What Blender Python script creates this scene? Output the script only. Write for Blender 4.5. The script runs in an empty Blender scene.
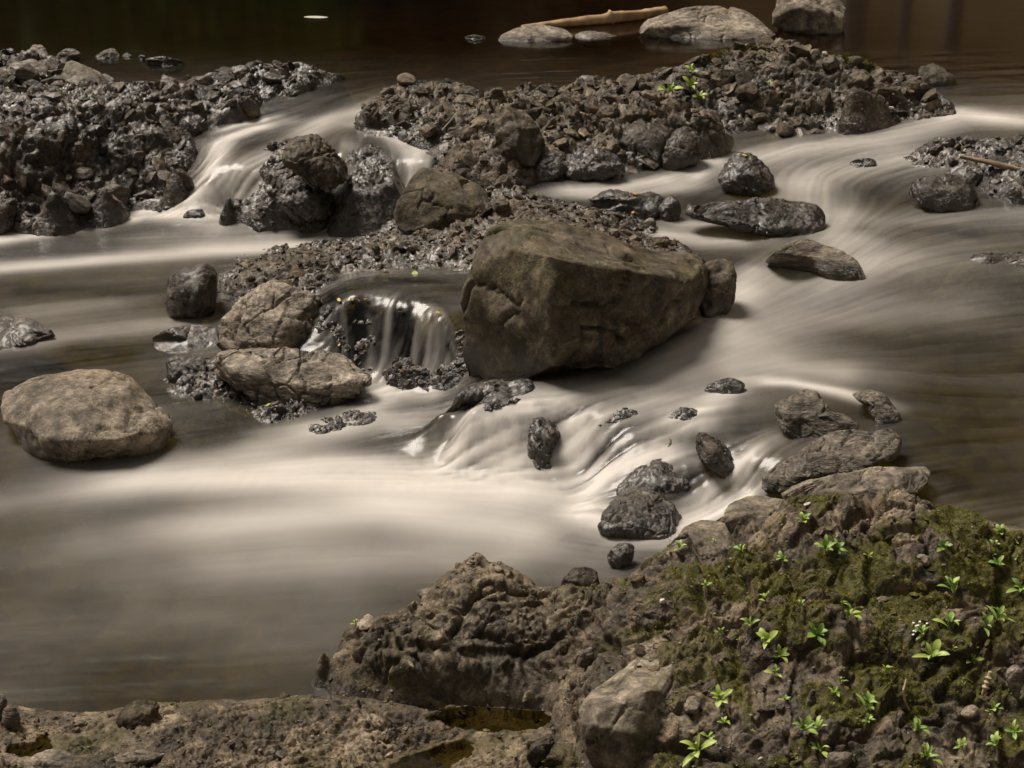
import bpy, bmesh, math, random
import numpy as np
from mathutils import Vector
from mathutils.geometry import delaunay_2d_cdt
from mathutils.kdtree import KDTree
R = math.radians
random.seed(7)
S = bpy.context.scene
col = S.collection

# ------------------------------------------------------------------ camera, sky, sun, exposure
CAM_H, PITCH, LENS = 2.4, R(22), 60.0
cam_d = bpy.data.cameras.new('camera')
cam = bpy.data.objects.new('camera', cam_d)
col.objects.link(cam)
cam.location = (0, 0, CAM_H)
cam.rotation_euler = (R(90) - PITCH, 0, 0)
cam_d.lens = LENS
cam_d.sensor_width = 36
cam_d.clip_end = 500
cam_d.dof.use_dof = True
cam_d.dof.focus_distance = 5.2
cam_d.dof.aperture_fstop = 11
S.camera = cam

SUN_EL, SUN_AZ = R(58), R(-48)          # azimuth measured from +Y (upstream) towards +X
w = bpy.data.worlds.new('World')
S.world = w
w.use_nodes = True
nt = w.node_tree
bg = nt.nodes['Background']
sky = nt.nodes.new('ShaderNodeTexSky')
sky.sky_type = 'NISHITA'
sky.sun_disc = False
sky.sun_elevation = SUN_EL
sky.sun_rotation = SUN_AZ
sky.dust_density = 4
hs = nt.nodes.new('ShaderNodeHueSaturation')     # overcast: the cloud sheet takes the blue out
hs.inputs['Saturation'].default_value = 0.03
tint = nt.nodes.new('ShaderNodeMix'); tint.data_type = 'RGBA'; tint.blend_type = 'MULTIPLY'
tint.inputs[0].default_value = 1
tint.inputs[7].default_value = (1.0, 0.93, 0.83, 1)
nt.links.new(sky.outputs[0], hs.inputs['Color'])
nt.links.new(hs.outputs[0], tint.inputs[6])
nt.links.new(tint.outputs[2], bg.inputs[0])
bg.inputs[1].default_value = 0.052
sd = bpy.data.lights.new('sun', 'SUN')
sd.energy = 4.3
sd.angle = R(24)
sd.color = (1.0, 0.905, 0.80)
sun = bpy.data.objects.new('sun', sd)
col.objects.link(sun)
sdir = Vector((math.sin(SUN_AZ) * math.cos(SUN_EL), math.cos(SUN_AZ) * math.cos(SUN_EL), math.sin(SUN_EL)))
sun.rotation_euler = (-sdir).to_track_quat('-Z', 'Y').to_euler()
sun.location = (0, 0, 8)
S.view_settings.view_transform = 'Standard'
S.view_settings.look = 'None'
S.view_settings.exposure = 0.0
S.view_settings.gamma = 1
S.render.engine = 'CYCLES'
S.cycles.max_bounces = 6
S.cycles.transparent_max_bounces = 8
S.cycles.use_denoising = True
S.cycles.sample_clamp_indirect = 4

# ------------------------------------------------------------------ projection helpers (pixel on the photo -> point in the place)
FPX = 1024 * LENS / 36
cp, sp = math.cos(PITCH), math.sin(PITCH)
def ray(px, py):
    u = (np.asarray(px, float) - 512) / FPX
    v = (384 - np.asarray(py, float)) / FPX
    return u, v * sp + cp, v * cp - sp
def at_z(px, py, z):
    dx, dy, dz = ray(px, py)
    t = (z - CAM_H) / dz
    return dx * t, dy * t, dz * t + CAM_H
def at_y(px, py, Y):
    dx, dy, dz = ray(px, py)
    t = Y / dy
    return dx * t, dy * t, dz * t + CAM_H

# ------------------------------------------------------------------ numpy noise
def _h(ix, iy, iz, seed):
    h = (ix.astype(np.int64) * 374761393 + iy.astype(np.int64) * 668265263 + iz.astype(np.int64) * 2147483647 + seed * 1274126177) & 0xFFFFFFFF
    h = ((h ^ (h >> 13)) * 1274126177) & 0xFFFFFFFF
    h = ((h ^ (h >> 16)) * 2246822519) & 0xFFFFFFFF
    return (h ^ (h >> 13)) & 0xFFFFFFFF
def _r(h): return (h & 0xFFFF).astype(np.float32) / 65535.0
def noise(p, seed=0):
    i = np.floor(p).astype(np.int64)
    f = (p - i).astype(np.float32)
    u = f * f * f * (f * (f * 6 - 15) + 10)
    out = 0
    for c in range(8):
        o = (c & 1, (c >> 1) & 1, (c >> 2) & 1)
        h = _h(i[:, 0] + o[0], i[:, 1] + o[1], i[:, 2] + o[2], seed)
        gx = (h & 1023).astype(np.float32) / 511.5 - 1
        gy = ((h >> 10) & 1023).astype(np.float32) / 511.5 - 1
        gz = ((h >> 20) & 1023).astype(np.float32) / 511.5 - 1
        d = gx * (f[:, 0] - o[0]) + gy * (f[:, 1] - o[1]) + gz * (f[:, 2] - o[2])
        ww = 1
        for k in range(3): ww = ww * (u[:, k] if o[k] else 1 - u[:, k])
        out = out + d * ww
    return out * 1.3
def fbm(p, octs=4, seed=0, gain=0.5, ridged=False):
    a, s, t = 1.0, 0, 0
    for k in range(octs):
        n = noise(p * 2.03 ** k + k * 7.3, seed + k)
        if ridged: n = 0.5 - np.abs(n) * 1.6
        s = s + a * n; t += a; a *= gain
    return s / t
def cells(p, seed=0, flat=False):
    """voronoi: returns tilted-facet height (about -1..1) and border distance"""
    i = np.floor(p).astype(np.int64)
    n = len(p)
    b1 = np.full(n, 9., np.float32); b2 = np.full(n, 9., np.float32)
    hh = np.full(n, -1., np.float32)
    zr = (0,) if flat else (-1, 0, 1)
    for dx in (-1, 0, 1):
        for dy in (-1, 0, 1):
            for dz in zr:
                h = _h(i[:, 0] + dx, i[:, 1] + dy, i[:, 2] * (0 if flat else 1) + dz, seed)
                cx = (h & 255) / 255.; cy = ((h >> 8) & 255) / 255.; cz = ((h >> 16) & 255) / 255.
                vx = (p[:, 0] - i[:, 0] - dx - cx).astype(np.float32)
                vy = (p[:, 1] - i[:, 1] - dy - cy).astype(np.float32)
                vz = 0 * vx if flat else (p[:, 2] - i[:, 2] - dz - cz).astype(np.float32)
                d = np.sqrt(vx * vx + vy * vy + vz * vz)
                h2 = _h(h, h >> 5, h >> 9, seed + 11)
                val = _r(h2) * .75 + 0.95 * (((h2 >> 16 & 255) / 127.5 - 1) * vx + ((h2 >> 8 & 255) / 127.5 - 1) * vy + ((h2 >> 24 & 255) / 127.5 - 1) * vz) - .55 * d * d
                hh = np.maximum(hh, val)
                b2 = np.where(d < b1, b1, np.minimum(b2, d))
                b1 = np.minimum(b1, d)
    hh = (hh - hh.mean()) * 1.2
    return hh.astype(np.float32), b2 - b1
def sstep(a, b, x):
    t = np.clip((x - a) / (b - a), 0, 1)
    return t * t * (3 - 2 * t)

class RBF:
    def __init__(s, pts, vals, k=0.0):
        s.p = np.array(pts, float); n = len(pts)
        D = np.linalg.norm(s.p[:, None] - s.p[None], axis=2) - k * 0
        A = np.zeros((n + 1, n + 1)); A[:n, :n] = -D - 1e-3 * np.eye(n) * 0; A[:n, n] = 1; A[n, :n] = 1
        A[:n, :n] += 1e-6 * np.eye(n)
        b = np.concatenate([np.array(vals, float), [0]])
        c = np.linalg.lstsq(A, b, rcond=None)[0]
        s.w, s.c = c[:n], c[n]
    def __call__(s, x, y):
        x = np.asarray(x, float); y = np.asarray(y, float); sh = x.shape
        x = x.ravel(); y = y.ravel()
        out = np.full(len(x), s.c)
        for (px, py), ww in zip(s.p, s.w):
            out -= ww * np.sqrt((x - px) ** 2 + (y - py) ** 2 + 4e-4)
        return out.reshape(sh)

# ------------------------------------------------------------------ object helpers
def tag(o, label=None, cat=None, group=None, kind=None):
    if label: o['label'] = label
    if cat: o['category'] = cat
    if group: o['group'] = group
    if kind: o['kind'] = kind
    return o
def mesh_np(name, v, faces, mat=None, attrs=None, smooth=True):
    me = bpy.data.meshes.new(name)
    v = np.asarray(v, np.float32); faces = np.asarray(faces, np.int32)
    k = faces.shape[1]
    me.vertices.add(len(v)); me.vertices.foreach_set('co', v.ravel())
    me.loops.add(faces.size); me.loops.foreach_set('vertex_index', faces.ravel())
    me.polygons.add(len(faces))
    me.polygons.foreach_set('loop_start', np.arange(0, faces.size, k, dtype=np.int32))
    me.polygons.foreach_set('loop_total', np.full(len(faces), k, np.int32))
    me.update(calc_edges=True)
    me.polygons.foreach_set('use_smooth', np.full(len(faces), smooth))
    for n, a in (attrs or {}).items():
        at = me.attributes.new(n, 'FLOAT', 'POINT')
        at.data.foreach_set('value', np.asarray(a, np.float32))
    if mat: me.materials.append(mat)
    me.validate()
    return me
def link(name, me, loc=(0, 0, 0), parent=None):
    o = bpy.data.objects.new(name, me)
    col.objects.link(o)
    o.location = loc
    if parent: o.parent = parent
    return o
def normals(v, f):
    n = np.zeros_like(v)
    if f.shape[1] == 4: a, b = v[f[:, 2]] - v[f[:, 0]], v[f[:, 3]] - v[f[:, 1]]
    else: a, b = v[f[:, 1]] - v[f[:, 0]], v[f[:, 2]] - v[f[:, 0]]
    fn = np.cross(a, b)
    for k in range(f.shape[1]):
        for c in range(3): n[:, c] += np.bincount(f[:, k], fn[:, c], len(v))
    return n / (np.linalg.norm(n, axis=1)[:, None] + 1e-12)

# ------------------------------------------------------------------ materials
def nodes(name):
    m = bpy.data.materials.new(name); m.use_nodes = True
    t = m.node_tree
    return m, t, t.nodes['Principled BSDF'], t.nodes['Material Output']
def N(t, kind, **kw):
    n = t.nodes.new(kind)
    for k, v in kw.items():
        if k in n.inputs: n.inputs[k].default_value = v
        else: setattr(n, k, v)
    return n
def ramp(t, src, stops):
    r = t.nodes.new('ShaderNodeValToRGB')
    e = r.color_ramp.elements
    while len(e) < len(stops): e.new(0.5)
    for k, (p, c) in enumerate(stops):
        e[k].position = p
        e[k].color = (*c, 1) if isinstance(c, tuple) else (c, c, c, 1)
    t.links.new(src, r.inputs[0])
    return r.outputs[0]
def mixc(t, fac, a, b, mode='MIX'):
    m = t.nodes.new('ShaderNodeMix'); m.data_type = 'RGBA'; m.blend_type = mode
    for idx, x in ((0, fac), (6, a), (7, b)):
        if hasattr(x, 'links'): t.links.new(x, m.inputs[idx])
        elif idx == 0: m.inputs[0].default_value = x
        else: m.inputs[idx].default_value = (*x, 1)
    return m.outputs[2]
def math_(t, op, a, b=None, clamp=False):
    m = t.nodes.new('ShaderNodeMath'); m.operation = op; m.use_clamp = clamp
    for idx, x in ((0, a), (1, b)):
        if x is None: continue
        if hasattr(x, 'links'): t.links.new(x, m.inputs[idx])
        else: m.inputs[idx].default_value = x
    return m.outputs[0]

def rock_mat(name, dark, mid, light, layer=None, bump=0.6, light_amt=0.5, rough=0.8, facets=1.0, frag=.35):
    dark, mid, light = [(c[0] * 1.05, c[1] * .955, c[2] * .84) for c in (dark, mid, light)]
    m, t, bs, out = nodes(name)
    tc = N(t, 'ShaderNodeTexCoord').outputs['Object']
    L = t.links.new
    if layer:
        mp = N(t, 'ShaderNodeMapping'); mp.inputs['Rotation'].default_value = layer[0]; mp.inputs['Scale'].default_value = layer[1]
        L(tc, mp.inputs[0]); lc = mp.outputs[0]
    else: lc = tc
    def nz(scale, det=6, r=0.6, vec=tc, dist=0.0):
        n = N(t, 'ShaderNodeTexNoise'); n.inputs['Scale'].default_value = scale; n.inputs['Detail'].default_value = det
        n.inputs['Roughness'].default_value = r; n.inputs['Distortion'].default_value = dist
        L(vec, n.inputs['Vector']); return n.outputs[0]
    n1 = nz(5, 6, .62, lc, .4); n2 = nz(24, 6, .68, lc); n3 = nz(120, 4, .7)
    base = ramp(t, n1, [(0.30, dark), (0.5, mid), (0.72, light)])
    sp_ = ramp(t, n2, [(0.34, 0.28), (0.51, 1.0), (0.68, 1.9)])
    base = mixc(t, 0.85, base, sp_, 'MULTIPLY')
    sp3 = ramp(t, n3, [(0.34, 0.45), (0.55, 1.0), (0.72, 1.7)])
    base = mixc(t, 0.7, base, sp3, 'MULTIPLY')
    FR = N(t, 'ShaderNodeTexVoronoi'); FR.inputs['Scale'].default_value = 30; L(lc, FR.inputs['Vector'])
    base = mixc(t, frag, base, ramp(t, FR.outputs['Color'], [(0.1, .45), (0.9, 1.6)]), 'MULTIPLY')
    # pale crust and mineral flecks
    n4 = nz(9, 8, .75, tc, 1.0)
    fl = ramp(t, n4, [(0.56, 0.0), (0.66, light_amt)])
    base = mixc(t, fl, base, tuple(min(1, c * 1.5) for c in light))
    # ochre rust staining
    n5 = nz(3.4, 5, .6, tc, .3)
    fr = ramp(t, n5, [(0.55, 0.0), (0.72, 0.45)])
    base = mixc(t, fr, base, (mid[0] * 1.25, mid[1] * 1.0, mid[2] * 0.62))
    # hairline cracks
    vo = N(t, 'ShaderNodeTexVoronoi'); vo.feature = 'DISTANCE_TO_EDGE'; vo.inputs['Scale'].default_value = 9
    dn = N(t, 'ShaderNodeTexNoise'); dn.inputs['Scale'].default_value = 7; dn.inputs['Detail'].default_value = 5; L(tc, dn.inputs['Vector'])
    wv = mixc(t, 0.35, lc, dn.outputs[1]); L(wv, vo.inputs['Vector'])
    ck = ramp(t, vo.outputs[0], [(0.0, 0.0), (0.035, 1.0)])
    ckm = math_(t, 'MULTIPLY', math_(t, 'SUBTRACT', 1.0, ck), ramp(t, nz(4, 3, .5), [(0.5, 0.0), (0.62, .7)]))
    base = mixc(t, ckm, base, tuple(c * .35 for c in dark))
    at_ = N(t, 'ShaderNodeAttribute'); at_.attribute_name = 'tone'
    tn = math_(t, 'ADD', at_.outputs['Fac'], 1.0)
    ct = N(t, 'ShaderNodeCombineColor'); [L(tn, ct.inputs[q]) for q in range(3)]
    base = mixc(t, 1.0, base, ct.outputs[0], 'MULTIPLY')
    # moss film
    am = N(t, 'ShaderNodeAttribute'); am.attribute_name = 'moss'
    mossc = ramp(t, nz(55, 5, .7), [(0.3, (0.016, 0.017, 0.003)), (0.55, (0.085, 0.080, 0.007)), (0.75, (0.23, 0.20, 0.02))])
    base = mixc(t, am.outputs['Fac'], base, mossc)
    aw = N(t, 'ShaderNodeAttribute'); aw.attribute_name = 'wet'
    wet = aw.outputs['Fac']
    base = mixc(t, wet, base, mixc(t, 1.0, base, (0.44, 0.41, 0.37), 'MULTIPLY'))
    L(base, bs.inputs['Base Color'])
    rg = math_(t, 'SUBTRACT', rough, math_(t, 'MULTIPLY', wet, rough - 0.36))
    rg = math_(t, 'ADD', rg, math_(t, 'MULTIPLY', math_(t, 'SUBTRACT', n2, 0.5), 0.25), True)
    L(rg, bs.inputs['Roughness'])
    L(math_(t, 'ADD', 0.35, math_(t, 'MULTIPLY', wet, 0.45)), bs.inputs['Specular IOR Level'])
    def facet(scale, warp):
        wn = N(t, 'ShaderNodeTexNoise'); wn.inputs['Scale'].default_value = scale * .6; wn.inputs['Detail'].default_value = 2; L(lc, wn.inputs['Vector'])
        sc = N(t, 'ShaderNodeVectorMath', operation='SCALE'); sc.inputs['Scale'].default_value = scale; L(lc, sc.inputs[0])
        ws = N(t, 'ShaderNodeVectorMath', operation='SCALE'); ws.inputs['Scale'].default_value = warp; L(wn.outputs[1], ws.inputs[0])
        ad = N(t, 'ShaderNodeVectorMath', operation='ADD'); L(sc.outputs[0], ad.inputs[0]); L(ws.outputs[0], ad.inputs[1])
        v_ = N(t, 'ShaderNodeTexVoronoi'); v_.inputs['Scale'].default_value = 1; L(ad.outputs[0], v_.inputs['Vector'])
        sb = N(t, 'ShaderNodeVectorMath', operation='SUBTRACT'); L(ad.outputs[0], sb.inputs[0]); L(v_.outputs['Position'], sb.inputs[1])
        cs = N(t, 'ShaderNodeVectorMath', operation='SUBTRACT'); L(v_.outputs['Color'], cs.inputs[0]); cs.inputs[1].default_value = (.5, .5, .5)
        dt = N(t, 'ShaderNodeVectorMath', operation='DOT_PRODUCT'); L(sb.outputs[0], dt.inputs[0]); L(cs.outputs[0], dt.inputs[1])
        sx = N(t, 'ShaderNodeSeparateColor'); L(v_.outputs['Color'], sx.inputs[0])
        return math_(t, 'ADD', dt.outputs['Value'], math_(t, 'MULTIPLY', sx.outputs[0], .35)), sx.outputs[1]
    f1, r1 = facet(26, 1.2); f2, r2_ = facet(75, 1.2)
    hgt = math_(t, 'ADD', math_(t, 'MULTIPLY', n2, 0.9), math_(t, 'MULTIPLY', n3, 0.30))
    hgt = math_(t, 'ADD', hgt, math_(t, 'ADD', math_(t, 'MULTIPLY', f1, facets), math_(t, 'MULTIPLY', f2, facets * .45)))
    hgt = math_(t, 'ADD', hgt, math_(t, 'MULTIPLY', nz(300, 3, .7), 0.12))
    hgt = math_(t, 'SUBTRACT', hgt, math_(t, 'MULTIPLY', ckm, 0.5))
    L(math_(t, 'MULTIPLY', wet, .35), bs.inputs['Coat Weight']); bs.inputs['Coat Roughness'].default_value = .30
    bp = N(t, 'ShaderNodeBump'); bp.inputs['Strength'].default_value = bump; bp.inputs['Distance'].default_value = 0.012
    L(hgt, bp.inputs['Height']); L(bp.outputs[0], bs.inputs['Normal'])
    return m
LAY = ((0.35, 0.5, 0.3), (1, 1, 8))
M = {}
M['brown'] = rock_mat('brown_rock', (0.034, 0.030, 0.022), (0.092, 0.080, 0.060), (0.21, 0.18, 0.14), facets=.8, frag=.2)
M['pale'] = rock_mat('pale_rock', (0.085, 0.078, 0.070), (0.25, 0.23, 0.205), (0.46, 0.425, 0.375), ((.4, .7, .2), (1, 1, 3.5)), 0.8, light_amt=.6, facets=.6, frag=.15)
M['tan'] = rock_mat('tan_rock', (0.075, 0.067, 0.056), (0.20, 0.182, 0.155), (0.36, 0.33, 0.28), light_amt=.5, facets=.7, frag=.2)
M['slate'] = rock_mat('layered_slate', (0.055, 0.050, 0.043), (0.18, 0.165, 0.14), (0.38, 0.35, 0.305), LAY, 0.9, facets=.7, frag=.25)
M['dark'] = rock_mat('dark_wet_rock', (0.022, 0.018, 0.013), (0.080, 0.066, 0.050), (0.22, 0.185, 0.145), None, 1.0, facets=1.5, frag=.4)
M['crag'] = rock_mat('crag_rock', (0.032, 0.027, 0.020), (0.115, 0.098, 0.073), (0.28, 0.24, 0.185), None, 1.0, facets=1.3, frag=.45)
M['bank'] = rock_mat('bank_rock', (0.028, 0.024, 0.016), (0.108, 0.090, 0.064), (0.34, 0.29, 0.22), None, 1.0, facets=1.25, frag=.45)

def simple(name, colr, rough=.7, var=0.0, scale=40, trans=0.0, spec=.5):
    m, t, bs, out = nodes(name)
    if var:
        tc = N(t, 'ShaderNodeTexCoord').outputs['Object']
        n = N(t, 'ShaderNodeTexNoise'); n.inputs['Scale'].default_value = scale; n.inputs['Detail'].default_value = 5
        t.links.new(tc, n.inputs['Vector'])
        c = ramp(t, n.outputs[0], [(0.3, tuple(x * (1 - var) for x in colr)), (0.7, tuple(min(1, x * (1 + var)) for x in colr))])
        t.links.new(c, bs.inputs['Base Color'])
    else: bs.inputs['Base Color'].default_value = (*colr, 1)
    bs.inputs['Roughness'].default_value = rough
    bs.inputs['Specular IOR Level'].default_value = spec
    if trans:
        bs.inputs['Subsurface Weight'].default_value = trans
        bs.inputs['Subsurface Radius'].default_value = (.01, .01, .004)
        bs.inputs['Subsurface Scale'].default_value = .3
    return m
M['leafgreen'] = simple('seedling_leaf', (0.21, 0.33, 0.065), .5, .35, 60)
M['leaflime'] = simple('young_leaf', (0.34, 0.43, 0.09), .5, .3, 60)
M['stem'] = simple('seedling_stem', (0.14, 0.20, 0.04), .6)
M['petal'] = simple('white_petal', (0.75, 0.74, 0.68), .6)
M['yellowleaf'] = simple('yellow_leaf', (0.62, 0.47, 0.10), .5, .3, 80)
M['orangeleaf'] = simple('orange_leaf', (0.62, 0.28, 0.05), .5, .3, 80)
M['greenleaf'] = simple('green_leaf', (0.35, 0.45, 0.06), .5, .2, 80)
M['quartz'] = simple('quartz', (0.62, 0.58, 0.50), .5, .25, 90)
M['moss'] = simple('moss_tuft', (0.17, 0.155, 0.014), .9, .5, 30, spec=.1)
M['drywood'] = simple('dry_wood', (0.42, 0.28, 0.15), .8, .45, 14)
M['twig'] = simple('twig_wood', (0.22, 0.155, 0.10), .7, .4, 30)
M['deadplant'] = simple('dead_stalk', (0.48, 0.38, 0.24), .8, .3, 60)
M['bark'] = simple('bark', (0.07, 0.055, 0.04), .9, .4, 5)
M['palebark'] = simple('pale_bark', (0.45, 0.40, 0.34), .8, .3, 5)
M['needles'] = simple('needles', (0.085, 0.070, 0.030), .8, .4, 2, spec=.2)
M['bushleaf'] = simple('bush_leaf', (0.20, 0.30, 0.03), .6, .4, 2)

# ------------------------------------------------------------------ water level of the stream (metres, lower pool = 0)
WP = [  # px, py, level
 # upper pool
 (-80,70,.5),(60,66,.5),(200,62,.5),(330,70,.5),(390,84,.5),(430,80,.5),(520,80,.5),(640,60,.5),(760,25,.5),(940,70,.5),(1010,95,.5),(1100,90,.5),(250,85,.5),
 # falls at the left
 (350,98,.47),(380,105,.46),(300,112,.43),(255,122,.39),(290,128,.41),(225,140,.365),(212,165,.33),(205,182,.28),(240,170,.33),(190,195,.20),(160,206,.15),(130,214,.12),(225,150,.36),
 (380,130,.43),(410,150,.40),(420,160,.39),(395,175,.33),(405,190,.26),(385,210,.19),(370,228,.15),(345,150,.41),(350,175,.36),(360,196,.25),(320,228,.13),(230,212,.15),
 # left pool
 (60,235,.10),(0,245,.10),(200,245,.11),(300,248,.12),(100,290,.09),(0,300,.09),(-120,260,.1),(150,320,.07),(50,340,.06),(230,330,.06),(100,370,.03),(0,380,.03),(180,400,.02),
 (20,470,0),(150,470,0),(300,470,0),(400,480,0),(200,560,0),(400,560,0),(520,560,0),(0,600,0),(200,680,0),(330,620,0),(-150,560,0),(-150,400,.02),(540,580,0),
 # ledge pool and its fall
 (340,285,.28),(400,282,.28),(455,290,.28),(350,298,.275),(400,304,.27),(440,318,.265),(345,335,.16),(390,340,.16),(430,352,.15),(455,345,.18),(370,372,.06),(410,380,.05),(445,385,.06),(400,400,.03),(350,415,.02),(300,430,.01),(440,430,.02),
 # right water
 (990,112,.48),(1060,115,.48),(940,125,.45),(870,150,.41),(1000,150,.43),(780,150,.37),(740,160,.35),(700,180,.33),(660,190,.325),(600,192,.33),(540,192,.34),(800,170,.345),(900,190,.335),(1000,230,.315),
 (790,215,.29),(760,230,.27),(690,232,.28),(860,240,.285),(960,260,.28),(1060,260,.28),(740,270,.24),(840,300,.23),(960,330,.22),(700,330,.21),(800,360,.205),(1000,420,.2),(900,400,.2),(960,490,.2),(1100,450,.2),(1100,540,.2),
 (640,380,.2),(560,390,.195),(500,398,.19),(690,370,.205),(620,400,.19),(540,404,.18),(470,410,.17),(440,408,.14),
 # lower falls
 (600,415,.17),(650,415,.175),(700,400,.2),(745,400,.2),(770,420,.19),(520,425,.13),(480,432,.11),(450,440,.05),(560,430,.12),(590,440,.10),(505,465,.03),(470,470,.01),(435,465,0),(545,475,.01),(580,475,.015),(630,440,.13),(680,440,.14),(610,480,.05),
 (590,500,.01),(650,470,.09),(690,470,.10),(720,480,.09),(755,460,.15),(775,478,.13),(750,495,.06),(700,505,.035),(650,540,.01),(600,530,0),(690,520,.02),(850,450,.195),
]
W_pts, W_val = [], []
for px, py, z in WP:
    x, y, _ = at_z(px, py, z)
    W_pts.append((float(x), float(y))); W_val.append(z)
for x, y, z in [(-5, 4, 0), (-4, 2.5, 0), (-5, 8, .1), (-6, 9.5, .5), (4, 4, .2), (5, 7, .4), (6, 9, .5), (0, 2.2, 0), (3, 2.5, .2), (-4, 6, .05)]:
    W_pts.append((x, y)); W_val.append(z)
Wr = RBF(W_pts, W_val)
def W_raw(x, y):
    z = np.clip(Wr(x, y), -0.005, 0.5)
    return z + (0.5 - z) * sstep(9.6, 10.4, np.asarray(y))
def on_w(px, py, off=0.0):
    z = 0.2
    for _ in range(7):
        x, y, _q = at_z(px, py, z + off)
        z = 0.35 * z + 0.65 * float(W_raw(np.array([x]), np.array([y]))[0])
    x, y, _q = at_z(px, py, z + off)
    return float(x), float(y), z + off

# grid (finer where the place is near the banks one stands on)
us = np.concatenate([np.linspace(-1.7, -.44, 26), np.linspace(-.43, .43, 620), np.linspace(.44, 1.7, 26)])
yr = np.concatenate([np.geomspace(2.0, 12.0, 820), np.geomspace(12.1, 34, 60)])
GX = (us[None, :] * yr[:, None]); GY = np.repeat(yr[:, None], len(us), 1)
GW = W_raw(GX.ravel(), GY.ravel()).reshape(GX.shape)
def gidx(x, y):
    j = np.clip(np.searchsorted(yr, y), 0, len(yr) - 1)
    u = x / np.maximum(yr[j], .1)
    i = np.clip(np.searchsorted(us, u), 0, len(us) - 1)
    return j, i
def W_at(x, y):
    j, i = gidx(np.asarray(x), np.asarray(y))
    return GW[j, i]

# ------------------------------------------------------------------ flow strokes: where the white water runs.  (points, width m, amount)
ST = [
 ([(440,84),(390,98),(350,112),(300,130)], .10, .45), ([(400,100),(370,120),(340,128)], .08, .35),
 ([(283,122),(250,130),(222,142),(212,170),(200,188)], .085, .85), ([(275,118),(240,124),(215,132)], .045, .8),
 ([(330,118),(300,140),(255,160),(215,185),(175,202),(130,214)], .10, .62),
 ([(300,150),(250,175),(205,195),(140,212)], .05, .5),
 ([(215,198),(150,212),(80,226),(0,240),(-100,250)], .075, .85),
 ([(185,190),(160,200),(120,210)], .05, .5),
 ([(360,112),(395,135),(415,152),(412,172),(400,195),(385,215),(365,236)], .085, .8), ([(408,180),(398,200),(380,222),(350,240)], .05, .7),
 ([(345,140),(355,165),(352,190)], .06, .4),
 ([(375,232),(310,244),(220,250),(120,258),(0,268),(-100,274)], .10, .75),
 ([(320,235),(220,238),(100,240)], .2, .3),
 ([(240,318),(170,325),(100,332),(0,345),(-80,350)], .10, .42), ([(140,300),(60,310),(0,318)], .12, .25),
 ([(350,302),(345,335),(352,365)], .02, .22), ([(436,318),(431,345),(426,378)], .018, .3), ([(424,316),(418,345),(412,378)], .016, .2), ([(455,330),(448,360),(440,385)], .018, .22), ([(398,330),(390,350),(386,368)], .016, .2), ([(372,325),(368,345),(370,365)], .016, .2), ([(446,322),(440,350),(434,380)], .016, .25),
 ([(450,388),(410,392),(372,384)], .07, .7), ([(370,375),(385,400),(340,425),(270,432)], .07, .5), ([(450,415),(380,420),(300,440),(200,460)], .12, .55),
 # lower falls
 ([(540,405),(495,418),(462,440),(440,468)], .09, .75), ([(545,408),(510,430),(490,470)], .07, .75), ([(560,415),(575,440),(580,478)], .05, .8), ([(600,418),(605,450),(600,480)], .04, .35),
 ([(640,385),(600,400),(560,405)], .10, .5), ([(700,420),(660,415),(620,412)], .08, .4),
 ([(590,500),(500,490),(400,485),(280,478),(150,480),(0,500)], .15, .85), ([(560,480),(450,468),(330,462),(220,468)], .09, .8),
 ([(600,545),(500,525),(380,510),(250,520),(100,540)], .18, .7), ([(560,570),(440,555),(300,560),(150,575)], .18, .40), ([(400,600),(250,610),(60,615)], .22, .18),
 ([(640,540),(600,520),(560,500)], .08, .7),
 ([(690,455),(640,458),(600,478),(575,515)], .05, .9), ([(680,448),(620,460),(590,490)], .05, .5),
 ([(770,440),(735,470),(715,495),(690,515),(650,535)], .06, .75), ([(760,492),(735,502),(705,520),(670,545)], .06, .9), ([(755,450),(745,475),(730,495)], .04, .7),
 ([(720,430),(690,420),(660,440),(665,465)], .06, .5), ([(745,400),(700,395),(640,408)], .12, .45),
 # right water
 ([(1100,118),(1024,120),(960,118),(880,140),(800,150),(730,160),(680,182)], .16, .62), ([(1020,122),(960,112),(930,118)], .08, .75),
 ([(1000,150),(900,158),(820,175),(790,195)], .16, .55), ([(690,175),(620,188),(540,192)], .08, .7), ([(700,185),(640,195),(560,197)], .06, .5),
 ([(720,150),(705,165),(690,185)], .05, .55), ([(780,170),(805,195),(830,215),(840,235)], .14, .32), ([(820,200),(835,230),(830,260),(790,290)], .2, .35),
 ([(1100,215),(980,215),(880,225),(830,250)], .14, .35), ([(960,250),(880,260),(820,290),(740,320),(690,350),(640,385)], .24, .40),
 ([(1024,300),(900,310),(780,330),(700,360)], .20, .30), ([(760,280),(720,310),(690,340),(650,370)], .12, .55), ([(760,240),(700,240),(640,232)], .10, .6), ([(760,262),(742,280),(740,300)], .08, .5),
 ([(900,408),(840,392),(790,382),(745,380)], .05, .8), ([(880,380),(780,365),(700,370)], .14, .5), ([(745,385),(720,395),(690,420)], .05, .6),
 ([(760,225),(720,228),(660,222)],.06,.5),
 ([(700,360),(640,388),(560,396),(480,395)], .09, .5),
]
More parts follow.
